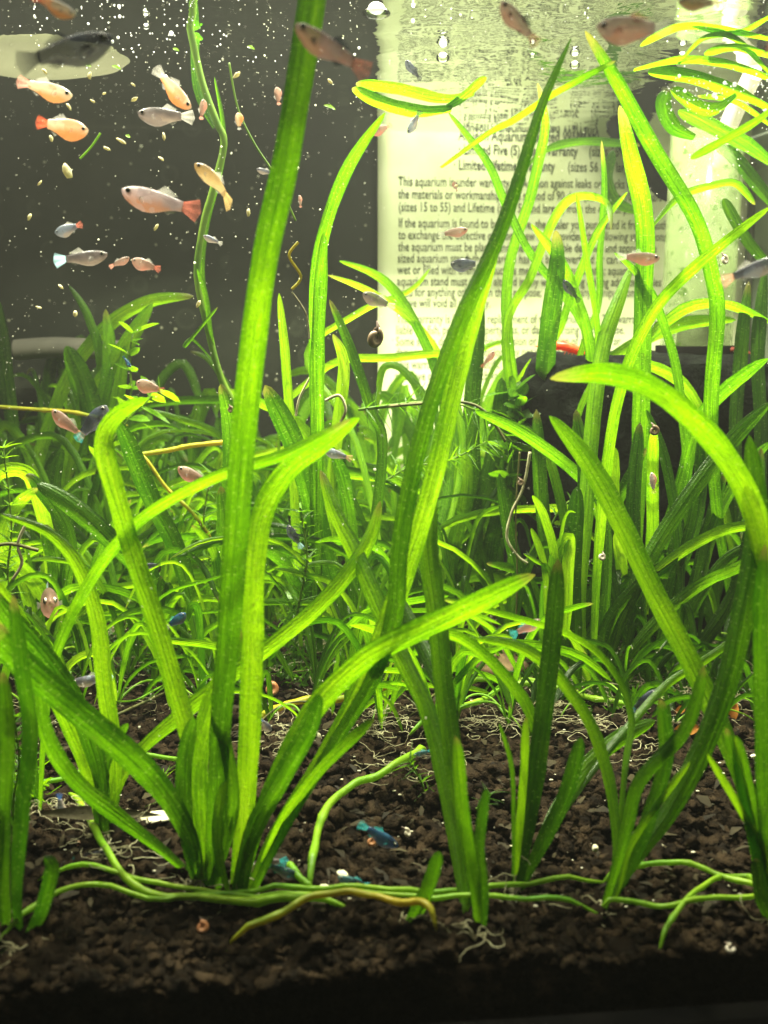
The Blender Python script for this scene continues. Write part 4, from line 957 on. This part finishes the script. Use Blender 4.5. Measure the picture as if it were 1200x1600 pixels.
SK = dict(orange=fish_mat('orange', (0.95, 0.84, 0.66), (0.95, 0.50, 0.22), (0.95, 0.42, 0.16), .5), pearl=fish_mat('pearl', (0.62, 0.50, 0.50), (0.80, 0.42, 0.26), (0.82, 0.66, 0.62), .4),  # orange back colour paled to imitate strong top light
          pink=fish_mat('pink', (0.36, 0.22, 0.16), (0.62, 0.28, 0.20), (0.50, 0.36, 0.28), .5), grey=fish_mat('grey', (0.16, 0.13, 0.12), (0.42, 0.32, 0.25), (0.24, 0.20, 0.19), .5),
          dark=fish_mat('dark', (0.05, 0.053, 0.07), (0.18, 0.17, 0.18), (0.08, 0.10, 0.15), .45), brown=fish_mat('brown', (0.42, 0.25, 0.21), (0.70, 0.34, 0.25), (0.46, 0.33, 0.31), .6),
          blue=fish_mat('blue', (0.03, 0.10, 0.22), (0.10, 0.10, 0.12), (0.05, 0.18, 0.30), .3, .5), teal=fish_mat('teal', (0.05, 0.14, 0.16), (0.24, 0.20, 0.16), (0.06, 0.26, 0.27), .35, .45),
          gold=fish_mat('gold', (0.55, 0.38, 0.16), (0.82, 0.62, 0.32), (0.22, 0.13, 0.05), .5), silver=fish_mat('silver', (0.17, 0.17, 0.20), (0.50, 0.40, 0.32), (0.34, 0.40, 0.46), .4))
FN = dict(red=fin_mat('red', (0.60, 0.10, 0.04), .5), clear=fin_mat('clear', (0.55, 0.52, 0.45), .22), pink=fin_mat('pink', (0.65, 0.30, 0.22), .4), teal=fin_mat('teal', (0.06, 0.42, 0.42), .35),
          pale=fin_mat('pale', (0.45, 0.70, 0.78), .65), dark=fin_mat('dark', (0.02, 0.022, 0.03), .6), rust=fin_mat('rust', (0.42, 0.12, 0.08), .35), blue=fin_mat('blue', (0.04, 0.12, 0.35), .4), gold=fin_mat('gold', (0.6, 0.4, 0.15), .4))
def finsheet(pts_in, pts_out, m, parent, name, nseg=5, wave=0.0):
    """a fan between an inner and an outer polyline, with a little thickness"""
    V = []; Fc = []; uv = []; n = len(pts_in)
    for side in (-1, 1):
        for i in range(n):
            for k in range(nseg + 1):
                u = k / nseg; p = Vector(pts_in[i]).lerp(Vector(pts_out[i]), u); p.y += wave * math.sin(i * 1.7) * u + side * 0.00004 * (1 - u * .8); V.append(p); uv.append((i / (n - 1), u))
    K = nseg + 1
    for i in range(n - 1):
        for k in range(nseg): q = i * K + k; Fc.append((q, q + 1, q + K + 1, q + K))
    return link(name, mesh(name, V, Fc, True, uv), m, parent)
PRF = [(0, .014, .01), (.02, .042, -.004), (.06, .076, -.010), (.12, .108, -.012), (.2, .138, -.018), (.3, .156, -.024), (.4, .150, -.02), (.5, .124, -.008), (.6, .094, .004), (.68, .076, .008), (.75, .068, .008)]
def fish(label, head, tail, d, skin, tfin, dt=None, fat=1.0, bend=0.0, roll=0.0, tailk=1.0, finc=None, nose_up=0):
    H = W(head[0], head[1], d); T = W(tail[0], tail[1], d if dt is None else dt); f = (H - T); L = f.length; f.normalize()
    up = Vector((0, 0, 1)); up = (up - f * up.dot(f))
    if up.length < .2: up = (Vector((-1, 0, 0)) - f * -f.x)
    up.normalize(); sd = up.cross(f).normalized(); rot = Matrix.Rotation(R(roll), 3, f); up = rot @ up; sd = rot @ sd
    mw = Matrix.Translation((H + T) / 2) @ Matrix(((f.x, sd.x, up.x, 0), (f.y, sd.y, up.y, 0), (f.z, sd.z, up.z, 0), (0, 0, 0, 1)))
    e = empty('fish', mw=mw); tag(e, label, 'fish')
    def ctr(t):      # body axis: t from nose (0) to the tail fin tip (1)
        a = bend * (t - .15) * max(0, t - .15) * 1.5
        return Vector((L * (.5 - t) , -L * a * .0 + 0, 0)) + Vector((0, 0, -L * a)) if True else None
    V = []; Fc = []; ns = 14
    for (t, h, o) in PRF:
        c = ctr(t)
        for j in range(ns):
            th = 2 * math.pi * j / ns; cz = math.sin(th); cy = math.cos(th)
            hh = h * fat * L * (1.12 if cz < 0 else .95); V.append(c + Vector((0, cy * h * L * .62 * (fat ** .5) * (1 - .15 * cz), cz * hh + o * L)))
    for i in range(len(PRF) - 1):
        for j in range(ns): q = i * ns + j; q2 = i * ns + (j + 1) % ns; Fc.append((q, q2, q2 + ns, q + ns))
    Fc.append(tuple(range(ns))[::-1]); Fc.append(tuple(range((len(PRF) - 1) * ns, len(PRF) * ns)))
    me = mesh('body', V, Fc); link('body', me, SK[skin], e)
    fc = FN[tfin]; oc = FN[finc or ('clear' if skin not in ('dark', 'brown', 'blue', 'teal') else 'dark' if skin in ('dark', 'brown') else 'teal')]
    ti, to = [], []
    for k in range(9):
        a = (k / 8 - .5) * 2; ti.append(ctr(.735) + Vector((0, 0, a * .045 * L + .008 * L))); to.append(ctr(1.0 - .06 * abs(a) * 1.0) + Vector((-.0 * L, 0, a * .125 * L * tailk)) + Vector((.03 * L * (1 - abs(a)) * .4, 0, 0)))
    finsheet(ti, to, fc, e, 'tail_fin', wave=.012 * L)
    ti, to = [], []
    for k in range(6):
        u = k / 5; t = .40 + .13 * u; hh = .115 * fat * (1 - u * .35); ti.append(ctr(t) + Vector((0, 0, L * hh * .88))); to.append(ctr(t + .10 + .05 * u) + Vector((0, 0, L * (hh + .085 - .05 * u))))
    finsheet(ti, to, oc, e, 'dorsal_fin', wave=.006 * L)
    ti, to = [], []
    for k in range(5):
        u = k / 4; t = .50 + .09 * u; ti.append(ctr(t) + Vector((0, 0, -L * .095 * fat * (1 - u * .3)))); to.append(ctr(t + .10) + Vector((0, 0, -L * (.155 - .06 * u) * fat)))
    finsheet(ti, to, oc, e, 'anal_fin')
    for sgn in (-1, 1):
        ti, to = [], []
        for k in range(5):
            u = k / 4; ti.append(ctr(.215) + Vector((0, sgn * .066 * L, L * (-.03 - .02 * u)))); to.append(ctr(.30 + .03 * u) + Vector((0, sgn * .13 * L, L * (-.01 - .09 * u))))
        finsheet(ti, to, oc, e, 'side_fin')
        ec = ctr(.088) + Vector((0, sgn * .046 * L, .020 * L)); r = .037 * L
        mb = MB(); mb.add([ec + Vector((v.x * r, v.y * r * .55, v.z * r)) for v in ICO2[0]], ICO2[1]); ey = mb.build('eye', M['iris'], e)
        mb = MB(); r2 = r * .78; mb.add([ec + Vector((0, sgn * r * .30, 0)) + Vector((v.x * r2, v.y * r2 * .5, v.z * r2)) for v in ICO2[0]], ICO2[1]); mb.build('pupil', M['eye'], ey)
    return e
FL = [
 ('orange and white fish heading right, below the large dark fish', (113, 150), (24, 126), .20, 'orange', 'pink', {}),
 ('plump orange fish with a bright red tail, upper left', (138, 205), (54, 190), .20, 'orange', 'red', dict(fat=1.25, tailk=1.1)),
 ('glowing white and orange fish diving steeply down to the right', (298, 170), (240, 104), .205, 'orange', 'clear', dict(fat=.95)),
 ('greyish pink fish facing left under the diving white one', (215, 177), (306, 184), .21, 'grey', 'clear', {}),
 ('large blurred blackish fish angled up right, top left', (176, 58), (22, 102), .15, 'dark', 'dark', dict(fat=.95)),
 ('blurred orange fish cut off by the top edge at left', (118, 24), (48, -8), .15, 'orange', 'red', {}),
 ('large pearly pink fish with a rusty red tail, left of the drooping stem', (190, 297), (316, 332), .19, 'pearl', 'rust', dict(fat=.9, tailk=1.1)),
 ('golden striped fish curled downward by the drooping stem', (304, 256), (376, 300), .195, 'gold', 'gold', dict(bend=.35, fat=.9)),
 ('small greyish fish with raised fins at far left', (86, 364), (130, 350), .20, 'silver', 'rust', dict(fat=1.3)),
 ('slim dark fish with a pale blue fan tail, left', (168, 397), (82, 408), .20, 'grey', 'pale', dict(tailk=1.1, fat=.85)),
 ('tiny pink fish just right of the blue-tailed one', (202, 402), (170, 418), .21, 'pink', 'pink', {}),
 ('small chubby pink fish right of the tiny one', (206, 406), (252, 422), .205, 'pink', 'rust', dict(fat=1.3)),
 ('tiny grey fish beside the stem, nose left', (318, 368), (348, 382), .22, 'silver', 'clear', {}),
 ('small orange fish seen end-on below the slanting strand', (372, 176), (374, 204), .215, 'orange', 'clear', dict(fat=1.6)),
 ('small pink fish pointing down beside the dark leaf strip', (318, 155), (314, 188), .22, 'pink', 'pink', dict(fat=1.2)),
 ('small reddish fish facing up left of the wide tall blade', (432, 136), (436, 165), .22, 'pink', 'pink', dict(fat=1.4)),
 ('tiny silvery fish touching the left of the wide tall blade', (401, 264), (430, 272), .22, 'silver', 'clear', {}),
 ('large blurred reddish brown fish crossing the wide blade near the top', (462, 38), (580, 118), .15, 'brown', 'rust', dict(fat=.85)),
 ('blurred brown fish diving at the top, above the paper', (783, 2), (842, 72), .155, 'brown', 'rust', {}),
 ('biggest blurred brown fish with a drooping belly fin, top right', (932, 42), (1052, 46), .148, 'brown', 'clear', dict(fat=1.15, finc='rust')),
 ('blurred pinkish fish half out of view above the floating blades', (1060, 2), (1130, 6), .15, 'pink', 'pink', {}),
 ('small coral fish at the tip of the leaning blade, by the paper edge', (579, 208), (613, 195), .215, 'pink', 'rust', dict(fat=1.3)),
 ('slate blue fish hanging tail-up under the floating leaf', (637, 208), (658, 172), .225, 'silver', 'dark', {}),
 ('dark small fish descending above the floating leaf', (634, 94), (658, 126), .23, 'dark', 'dark', {}),
 ('translucent brown and coral fish facing right over the printed lines', (731, 358), (683, 368), .225, 'pink', 'clear', {}),
 ('tiny purple fish seen end-on over the first printed line', (710, 283), (714, 300), .23, 'brown', 'pink', dict(fat=1.7)),
 ('black stubby fish with a raised fin left of the crossing blades', (704, 413), (756, 412), .225, 'dark', 'clear', dict(fat=1.3, finc='dark')),
 ('slim black fish nosing up left over the printed lines', (881, 437), (906, 473), .225, 'dark', 'dark', {}),
 ('brownish pink fish facing right in front of the upright blade', (1031, 403), (962, 401), .205, 'pink', 'clear', dict(fat=.95)),
 ('blurred grey fish with a fraying tail entering from the right edge', (1216, 404), (1124, 442), .17, 'silver', 'pink', dict(fat=.85)),
 ('fading brown fish head-left at the lower part of the paper edge', (567, 458), (618, 482), .225, 'grey', 'clear', dict(fat=1.2)),
 ('pale pink fish nosing up left beside the black one', (82, 640), (132, 686), .225, 'pink', 'pink', {}),
 ('blue-black fish with a white-edged tail by the bright bend', (167, 634), (118, 690), .22, 'dark', 'teal', dict(fat=1.25)),
 ('pinkish grey spiny-finned fish near the top of the bright bend', (213, 597), (258, 612), .225, 'pink', 'rust', dict(fat=1.5)),
 ('tiny vivid blue fish among the left leaf tips', (205, 574), (192, 556), .26, 'blue', 'blue', {}),
 ('speckled pink fish behind the long narrow blade at left', (278, 730), (334, 760), .235, 'pink', 'clear', dict(fat=1.1)),
 ('faint lilac fish at the right of the folded blade tip', (506, 702), (552, 718), .245, 'silver', 'pink', {}),
 ('blue-headed fish between the left blades, facing right', (290, 958), (258, 982), .215, 'blue', 'clear', dict(fat=1.3)),
 ('pale pink fish facing the camera at far left', (79, 943), (74, 925), .23, 'pink', 'pale', dict(dt=.25, fat=1.0)),
 ('long pale blue-backed fish low at left behind the blades', (112, 1066), (178, 1056), .205, 'silver', 'pale', dict(fat=.85)),
 ('dark fish half hidden behind the folded bright blade', (222, 884), (252, 882), .235, 'dark', 'dark', {}),
 ('dark fish with a glowing turquoise tail, centre right', (844, 968), (797, 994), .19, 'brown', 'teal', dict(tailk=1.6, finc='teal')),
 ('navy fish climbing to the right below the big cluster', (1026, 1078), (982, 1116), .20, 'dark', 'blue', dict(fat=1.1)),
 ('vivid blue fish behind the slender plant blade, low centre right', (830, 1204), (764, 1198), .20, 'blue', 'blue', {}),
 ('muted blue-green fish between two blades, low right', (982, 1218), (918, 1208), .20, 'teal', 'clear', {}),
 ('bright blue fish with a turquoise tail over the soil, centre', (622, 1322), (558, 1286), .168, 'blue', 'teal', dict(fat=.95)),
 ('grey and turquoise fish nosing right beside the runner stub', (470, 1370), (408, 1348), .158, 'teal', 'teal', dict(fat=.9)),
 ('dusky fish just behind the turquoise one, facing left', (392, 1352), (452, 1344), .164, 'grey', 'teal', {}),
 ('small black and turquoise fish touching the pebbles', (528, 1370), (582, 1386), .158, 'teal', 'teal', dict(fat=.9)),
 ('small electric blue fish on the soil, lower right', (984, 1406), (1020, 1414), .155, 'blue', 'blue', {}),
 ('black fish with blue sheen at the foot of the matted roots', (170, 1334), (112, 1346), .165, 'dark', 'teal', dict(fat=1.1)),
 ('lavender blue fish head-down near the left soil', (98, 1282), (92, 1238), .18, 'silver', 'blue', {}),
 ('faint blue fish resting on soil under the left fan', (246, 1382), (220, 1352), .163, 'grey', 'blue', {}),
 ('tiny dark fish head-up beside the folded blade', (450, 820), (472, 858), .235, 'dark', 'pale', {}),
 ('grey fish with a flared fin beside the orange-yellow runner', (424, 1142), (406, 1122), .20, 'silver', 'blue', dict(fat=1.4)),
 ('tiny pale fish hanging below the snail on the short blade', (1018, 738), (1022, 772), .24, 'pearl', 'pink', {}),
 ('small pink fish right of the vertical leaf top, by the paper edge', (468, 305), (470, 325), .24, 'pink', 'pink', {}),
 ('faint reddish fish low on the printed paper', (772, 548), (752, 575), .24, 'pink', 'rust', {}),
 ('tiny blue fish low between the right front blades', (1060, 1262), (1092, 1272), .19, 'blue', 'blue', {}),
 ('tiny teal fish on the soil behind the centre front blades', (646, 1180), (676, 1172), .20, 'teal', 'teal', {}),
 ('small blurred brown fish at the right edge of the top', (1204, 62), (1192, 92), .155, 'brown', 'clear', {}),
]
for (lb, h, t, d, sk, tf, kw) in FL: fish(lb, h, t, d, sk, tf, **kw)

# ------------------------------------------------------------------ snails, shrimps, pebbles, debris
M['shell_orange'] = principled('orange_shell', (0.42, 0.16, 0.06), 0.35, (0.62, 0.34, 0.16), 260, trans=0.2)
M['shell_brown'] = principled('brown_shell', (0.10, 0.06, 0.03), 0.4, (0.26, 0.19, 0.11), 260)
M['shell_pale'] = principled('pale_shell', (0.42, 0.36, 0.26), 0.4, (0.62, 0.56, 0.44), 260, trans=0.2)
M['snail_body'] = principled('snail_body', (0.12, 0.08, 0.06), 0.4)
def snail(label, px, py, rpx, m, d=None, lift=.6, tilt=(70, 0, 20)):
    p = G(px, py) if d is None else W(px, py, d); r = rpx * p.y / F
    if d is None: p.z += r * lift
    e = empty('snail', p); e.rotation_euler = tuple(R(a) for a in tilt); tag(e, label, 'snail')
    P = []; n = 44
    for i in range(n + 1): a = i / n * 4.6 * math.pi; q = (i / n); P.append(Vector((math.cos(a), math.sin(a), 0)) * (r * (.06 + .62 * q)) + Vector((0, 0, r * .12 * (1 - q))))
    mb = MB(); mb.tube(P, lambda t: r * (.06 + .36 * t), None, 10); mb.build('shell', M[m], e)
    mb = MB(); q = P[-1]; mb.tube([q, q + Vector((r * .1, r * .45, -r * .1)), q + Vector((-r * .3, r * .8, -r * .2))], lambda t: r * (.28 * (1 - t * .7)), None, 8); mb.build('foot', M['snail_body'], e)
snail('orange round snail on the soil beside the folded blade', 424, 1084, 13, 'shell_orange')
snail('orange brown snail under the blue fish with turquoise tail', 580, 1320, 9, 'shell_orange', tilt=(50, 20, 0))
snail('pale tan snail right of the blue fish on the soil', 636, 1306, 9, 'shell_pale', tilt=(60, 0, 60))
snail('tan snail below the large left clump, on dark soil', 316, 1455, 12, 'shell_orange', tilt=(50, 0, 0))
snail('brown snail clinging to a short bright blade before the filter', 1022, 673, 9, 'shell_brown', d=.248, tilt=(80, 0, 0))
snail('tiny snail on the hanging root before the filter', 813, 754, 6, 'shell_brown', d=.258, tilt=(80, 0, 0))
snail('dark brown snail on the lower paper edge', 585, 528, 17, 'shell_brown', d=.235, tilt=(100, 30, 50))
snail('small pale snail on a thin blade right of centre', 940, 870, 7, 'shell_pale', d=.235, tilt=(60, 40, 0))
snail('small pale snail on the lift tube foot', 1132, 406, 8, 'shell_pale', d=.27, tilt=(80, 0, 30))
snail('small snail stuck near the tall wide blade, mid left', 360, 640, 6, 'shell_brown', d=.25, tilt=(80, 0, 0))
snail('tan snail half hidden by the matted left roots', 128, 1330, 12, 'shell_orange', tilt=(40, 0, 60))
snail('cream snail on the grains near the right front corner', 1140, 1488, 11, 'shell_pale', tilt=(20, 0, 0))
snail('little brown snail on the soil by the dead leaves', 1078, 1222, 7, 'shell_brown')
def pebble(label, px, py, rx, ry, m, seed, d=None, name='pebble'):
    p = G(px, py + ry * .6) if d is None else W(px, py, d); s_ = p.y / F
    V_, F_ = lump(seed, .28, ICO3, 1.0, 1.1); mb = MB(); mb.add([Vector((v.x * rx * s_, v.y * rx * s_ * .8, v.z * ry * s_)) for v in V_], F_)
    o = mb.build(name, M[m]); o.location = p + Vector((0, 0, ry * s_ * .6 if d is None else 0)); o.rotation_euler = (0, 0, seed); tag(o, label, 'pebble'); return o
pebble('larger cream pebble at the foot of the yellow arcing runner', 506, 1393, 17, 17, 'stone', 3)
pebble('smaller cream pebble just above the larger one', 535, 1368, 12, 10, 'stone', 5)
pebble('pinkish cream pebble on the soil at the right edge', 1180, 1186, 16, 12, 'stone', 8)
pebble('big tan and brown rounded stone behind the crossing leaves', 768, 1040, 54, 30, 'tan_stone', 12)
pebble('grey rounded stone behind the slim blades, centre', 590, 965, 40, 32, 'wood', 14)
pebble('white small pebble behind the bright V blade', 494, 1152, 9, 13, 'stone', 15)
pebble('small white pebble on soil, lower right', 930, 1325, 6, 6, 'stone', 17)
pebble('tiny white pebble near the right dark blade base', 1034, 1322, 4, 4, 'stone', 18)
pebble('pale flat shell piece on the soil under the left blades', 245, 1276, 22, 9, 'stone', 19)
pebble('small pink stone far back left on the moss', 173, 936, 9, 7, 'stone', 20)
def debris(label, px, py, Lp, Wp, m, rot, seed, cat='dead leaf', name='dead_leaf', d=None):
    rnd = random.Random(seed); p = G(px, py, .003) if d is None else W(px, py, d); s_ = p.y / F; V = []; Fc = []
    for sidek in (0, 1):
        for i in range(9):
            u = i / 8; ww = Wp * math.sin(math.pi * min(1, max(.03, u))) ** .8 * (1 + .25 * rnd.uniform(-1, 1) * (sidek == 0)) / 2
            for k in (-1, 0, 1): V.append(Vector(((u - .5) * Lp * s_, k * ww * s_, (.15 * Lp * math.sin(u * 3) + abs(k) * .12 * Wp) * s_ - sidek * .00012)))
    for sidek in (0, 1):
        for i in range(8):
            for k in (0, 1): q = sidek * 27 + i * 3 + k; f_ = (q, q + 1, q + 4, q + 3); Fc.append(f_ if sidek else f_[::-1])
    mb = MB(); mb.add(V, Fc); o = mb.build(name, M[m]); o.location = p; o.rotation_euler = rot; tag(o, label, cat); return o
debris('upright orange dead leaf behind the big dark right blade', 1140, 1135, 42, 22, 'dead_leaf', (R(70), R(-60), 0), 1)
debris('curled orange dead leaf on the soil left of the upright one', 1072, 1160, 44, 22, 'dead_leaf', (R(50), 0, R(10)), 2)
debris('small orange dead leaf scrap above the curled one', 1060, 1130, 26, 14, 'dead_leaf', (R(60), 0, R(40)), 3)
debris('brown dead leaf scrap on soil behind the middle arch', 810, 1110, 24, 10, 'dead_leaf', (R(40), 0, R(-30)), 4)
debris('grey brown wood strip lying on the soil at left', 160, 1297, 210, 20, 'wood', (R(60), 0, R(-2)), 5, 'wood', 'wood_strip')
tubething('fallen_stem', '180,1135 220,1118 262,1098 300,1088', 2.5, 'twig', 'reddish brown thin stem lying on soil at left', 'twig')
M['shrimp'] = principled('red_shrimp', (0.55, 0.03, 0.01), 0.3, (0.85, 0.14, 0.04), 500, trans=0.25)
M['shrimp_dark'] = principled('dark_shrimp', (0.10, 0.02, 0.01), 0.3, (0.35, 0.06, 0.03), 500)
def shrimp(label, px, py, Lp, d, ang, m='shrimp', flip=1):
    p = W(px, py, d); L = Lp * d / F; e = empty('shrimp', p); e.rotation_euler = (0, R(ang), R(8)); tag(e, label, 'shrimp')
    mb = MB(); P = [Vector((flip * L * (.5 - i / 12), 0, L * .10 * math.sin(i / 12 * 3.0) - L * .0)) for i in range(13)]
    mb.tube(P, lambda t: L * (.02 + .085 * math.sin(math.pi * min(1, .15 + t * .8)) ** .7 * (1 + .12 * math.sin(t * 40))), None, 10); mb.build('body', M[m], e)
    mb = MB(); mb.box(P[-1] + Vector((-flip * L * .06, 0, 0)), (L * .07, L * .07, L * .012)); mb.build('tail_fan', M[m], e)
    for k in range(5):
        mb = MB(); q = P[2 + k]; mb.tube([q, q + Vector((flip * L * .03, -L * .07, -L * .12)), q + Vector((0, -L * .09, -L * .2))], L * .012, L * .006, 5); mb.build('leg', M[m], e)
    for k in (-1, 1):
        mb = MB(); q = P[0]; mb.tube([q, q + Vector((flip * L * .25, k * L * .06, L * .12)), q + Vector((flip * L * .5, k * L * .15, L * .05))], L * .008, L * .004, 4); mb.build('antenna', M[m], e)
shrimp('bright red shrimp on the filter top below the lift tube', 1092, 572, 64, .303, 12)
shrimp('dull red shrimp on the left of the filter top', 880, 548, 70, .303, 8, 'shrimp')
shrimp('dark red shrimp at the right end of the filter top', 1150, 552, 46, .31, 4, 'shrimp_dark')
pebble('round tan pebble on the filter top beside the red shrimp', 1104, 583, 8, 6, 'stone', 22, d=.298)
# ------------------------------------------------------------------ bubbles and suspended matter
def bub(label, px, py, rpx, sq=.75):
    r_ = ray(px, py); t = (WATER - 0.001 - CAM.z) / r_.z; p = CAM + r_ * t; r = .7 * rpx * p.y / F; p.z -= r * .55
    mb = MB(); mb.add([Vector((v.x * r, v.y * r, v.z * r * sq)) for v in ICO4[0]], ICO4[1]); o = mb.build('air_bubble', M['bubble']); o.location = p; tag(o, label, 'bubble')
    k = r * .6; mb = MB(); mb.add([Vector((v.x * k, v.y * k, v.z * k * .7)) for v in ICO2[0]], ICO2[1]); g = mb.build('glow_blob', M['pearl'], o); g.location = (0, 0, r * .35)  # white inner blob imitates the bubble's blown-out glow
bub('bright air bubble under the surface, above the floating leaf', 692, 84, 14)
bub('bright air bubble under the surface left of the brown fish', 898, 97, 11)
bub('air bubble among the floating blades, top right', 1066, 82, 9)
bub('wide flat ring-shaped bubble at the very top, left of the paper', 588, 8, 30, .35)
bub('small bubble left of the air bubble pair', 832, 84, 6)
bub('bubble glinting above the pale rounded form, top left', 228, 38, 8)
rs = random.Random(77)
def specks(name, n, m, region, rr, shape=(1, 1, 1), kind='stuff'):
    mb = MB()
    for _ in range(n):
        px, py, d = region(); p = W(px, py, d)
        if p.z > WATER - .0004: p.z = WATER - rs.uniform(.0003, .0015)
        if p.z < .002: continue
        r = rs.uniform(*rr) * (2.2 if rs.random() < .04 else 1); V_, F_ = OCT if r < .0003 else ICO1; q = Matrix.Rotation(rs.random() * 6, 3, Vector((rs.random(), rs.random(), rs.random())).normalized())
        mb.add([p + q @ Vector((v.x * r * shape[0], v.y * r * shape[1], v.z * r * shape[2])) for v in V_], F_)
    return mb.build(name, M[m])
OCT = ([Vector(v) for v in ((1, 0, 0), (-1, 0, 0), (0, 1, 0), (0, -1, 0), (0, 0, 1), (0, 0, -1))], [(0, 2, 4), (2, 1, 4), (1, 3, 4), (3, 0, 4), (2, 0, 5), (1, 2, 5), (3, 1, 5), (0, 3, 5)])
o = specks('suspended_specks', 1700, 'speck', lambda: (rs.uniform(-20, 1220) if rs.random() < .45 else rs.uniform(0, 600), 1150 * rs.random() ** 1.3, rs.uniform(.16, .37)), (.00005, .00015)); tag(o, kind='stuff')
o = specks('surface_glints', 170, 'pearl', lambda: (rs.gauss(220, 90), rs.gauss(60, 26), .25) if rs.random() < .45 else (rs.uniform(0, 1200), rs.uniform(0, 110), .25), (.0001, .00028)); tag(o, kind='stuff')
o = specks('leaf_pearling', 260, 'pearl', lambda: (rs.uniform(1040, 1200), rs.gauss(150, 22), rs.uniform(.2, .25)) if rs.random() < .6 else (rs.uniform(1060, 1180), rs.uniform(200, 520), .29), (.00009, .00022)); tag(o, kind='stuff')
M['flake'] = principled('tan_flake', (0.42, 0.38, 0.20), 0.7, (0.6, 0.55, 0.33), 500, trans=0.3)
FK = [(145, 158, 5, 'a round tan food flake left of the end-on pink fish'), (210, 155, 5, 'cream flake beside the snout of the diving white fish'), (163, 146, 4, 'bright oval flake left of the round tan one'), (189, 220, 7, 'oval cream flake below the plump orange fish'), (108, 167, 5, 'pale slim flake just under the orange and white fish snout'), (80, 216, 6, 'dim flake under the belly of the plump orange fish'),
      (105, 268, 13, 'largest dim tan flake in the dark water at left'), (167, 232, 7, 'dim wide flake in the dark water below the green sliver'), (70, 112, 5, 'white flake under the tail of the blurred blackish fish'), (244, 355, 5, 'oval flake under the tail of the pearly pink fish'), (46, 339, 5, 'yellowish flake at far left above the small greyish fish'), (62, 286, 4, 'faint flake at far left alone in dark water'), (388, 332, 6, 'round flake just left of the wide tall blade, right of the golden fish'), (256, 213, 6, 'faint flake between the grey pink fish and the pearly one'),
      (370, 117, 6, 'thin pale flake at the top of the slanting strand'), (252, 248, 4, 'tiny flake above the pearly pink fish back'), (140, 118, 5, 'slim pale flake above the round tan one'), (208, 132, 4, 'faint flake above the diving fish tail, left side'), (60, 480, 5, 'flake above the left leaning blades, far left'), (95, 448, 4, 'small flake near the top of the short dark leaf tip at left'), (310, 475, 6, 'pale flake beside the drooping stem, mid height'), (118, 490, 6, 'pale twisted flake by the bright leaf tip at left'), (713, 290, 3, 'dark tiny flake over the first printed line'), (516, 127, 5, 'cream flake right of the wide blade, near the blurred brown fish tail')]
for (x, y, r, lb) in FK:
    d = .22; V_, F_ = lump(int(x + y), .4, ICO2, .5); mb = MB(); q = Matrix.Rotation(x, 3, 'Y'); s_ = r * d / F; mb.add([q @ (v * s_) for v in V_], F_); o = mb.build('food_flake', M['flake']); o.location = W(x, y, d)
    tag(o, lb or 'small tan flake adrift in the dark water of the upper left', 'flake', 'small flakes adrift in the open water')
for (x, y, L_, lb) in [(138, 103, 9, 'tiny bright green leaf scrap left of the glints'), (182, 106, 14, 'small lime leaf scrap under the bright glints'), (275, 78, 10, 'lime leaf scrap above the diving fish'), (392, 75, 12, 'yellow-green scrap left of the tall wide blade'), (515, 168, 18, 'long lime scrap right of the tall wide blade'), (200, 213, 8, 'green scrap right of the cream flake')]:
    debris(lb, x, y, L_, 5, 'runner', (R(60), R(20), 0), int(x), 'leaf scrap', 'leaf_scrap', d=.225)

# ------------------------------------------------------------------ cloudy water
hz = MB(); hz.box((0, 0.35, -0.35), (0.9, 0.6, 0.66)); hm, hnt, hout = mat('haze_air')
pv = hnt.nodes.new('ShaderNodeVolumePrincipled'); pv.inputs['Color'].default_value = (0.95, 0.97, 0.85, 1); pv.inputs['Density'].default_value = 0.185; pv.inputs['Anisotropy'].default_value = 0.7
hnt.links.new(pv.outputs[0], hout.inputs['Volume'])
ho = hz.build('haze', hm, None, False); tag(ho, kind='stuff')
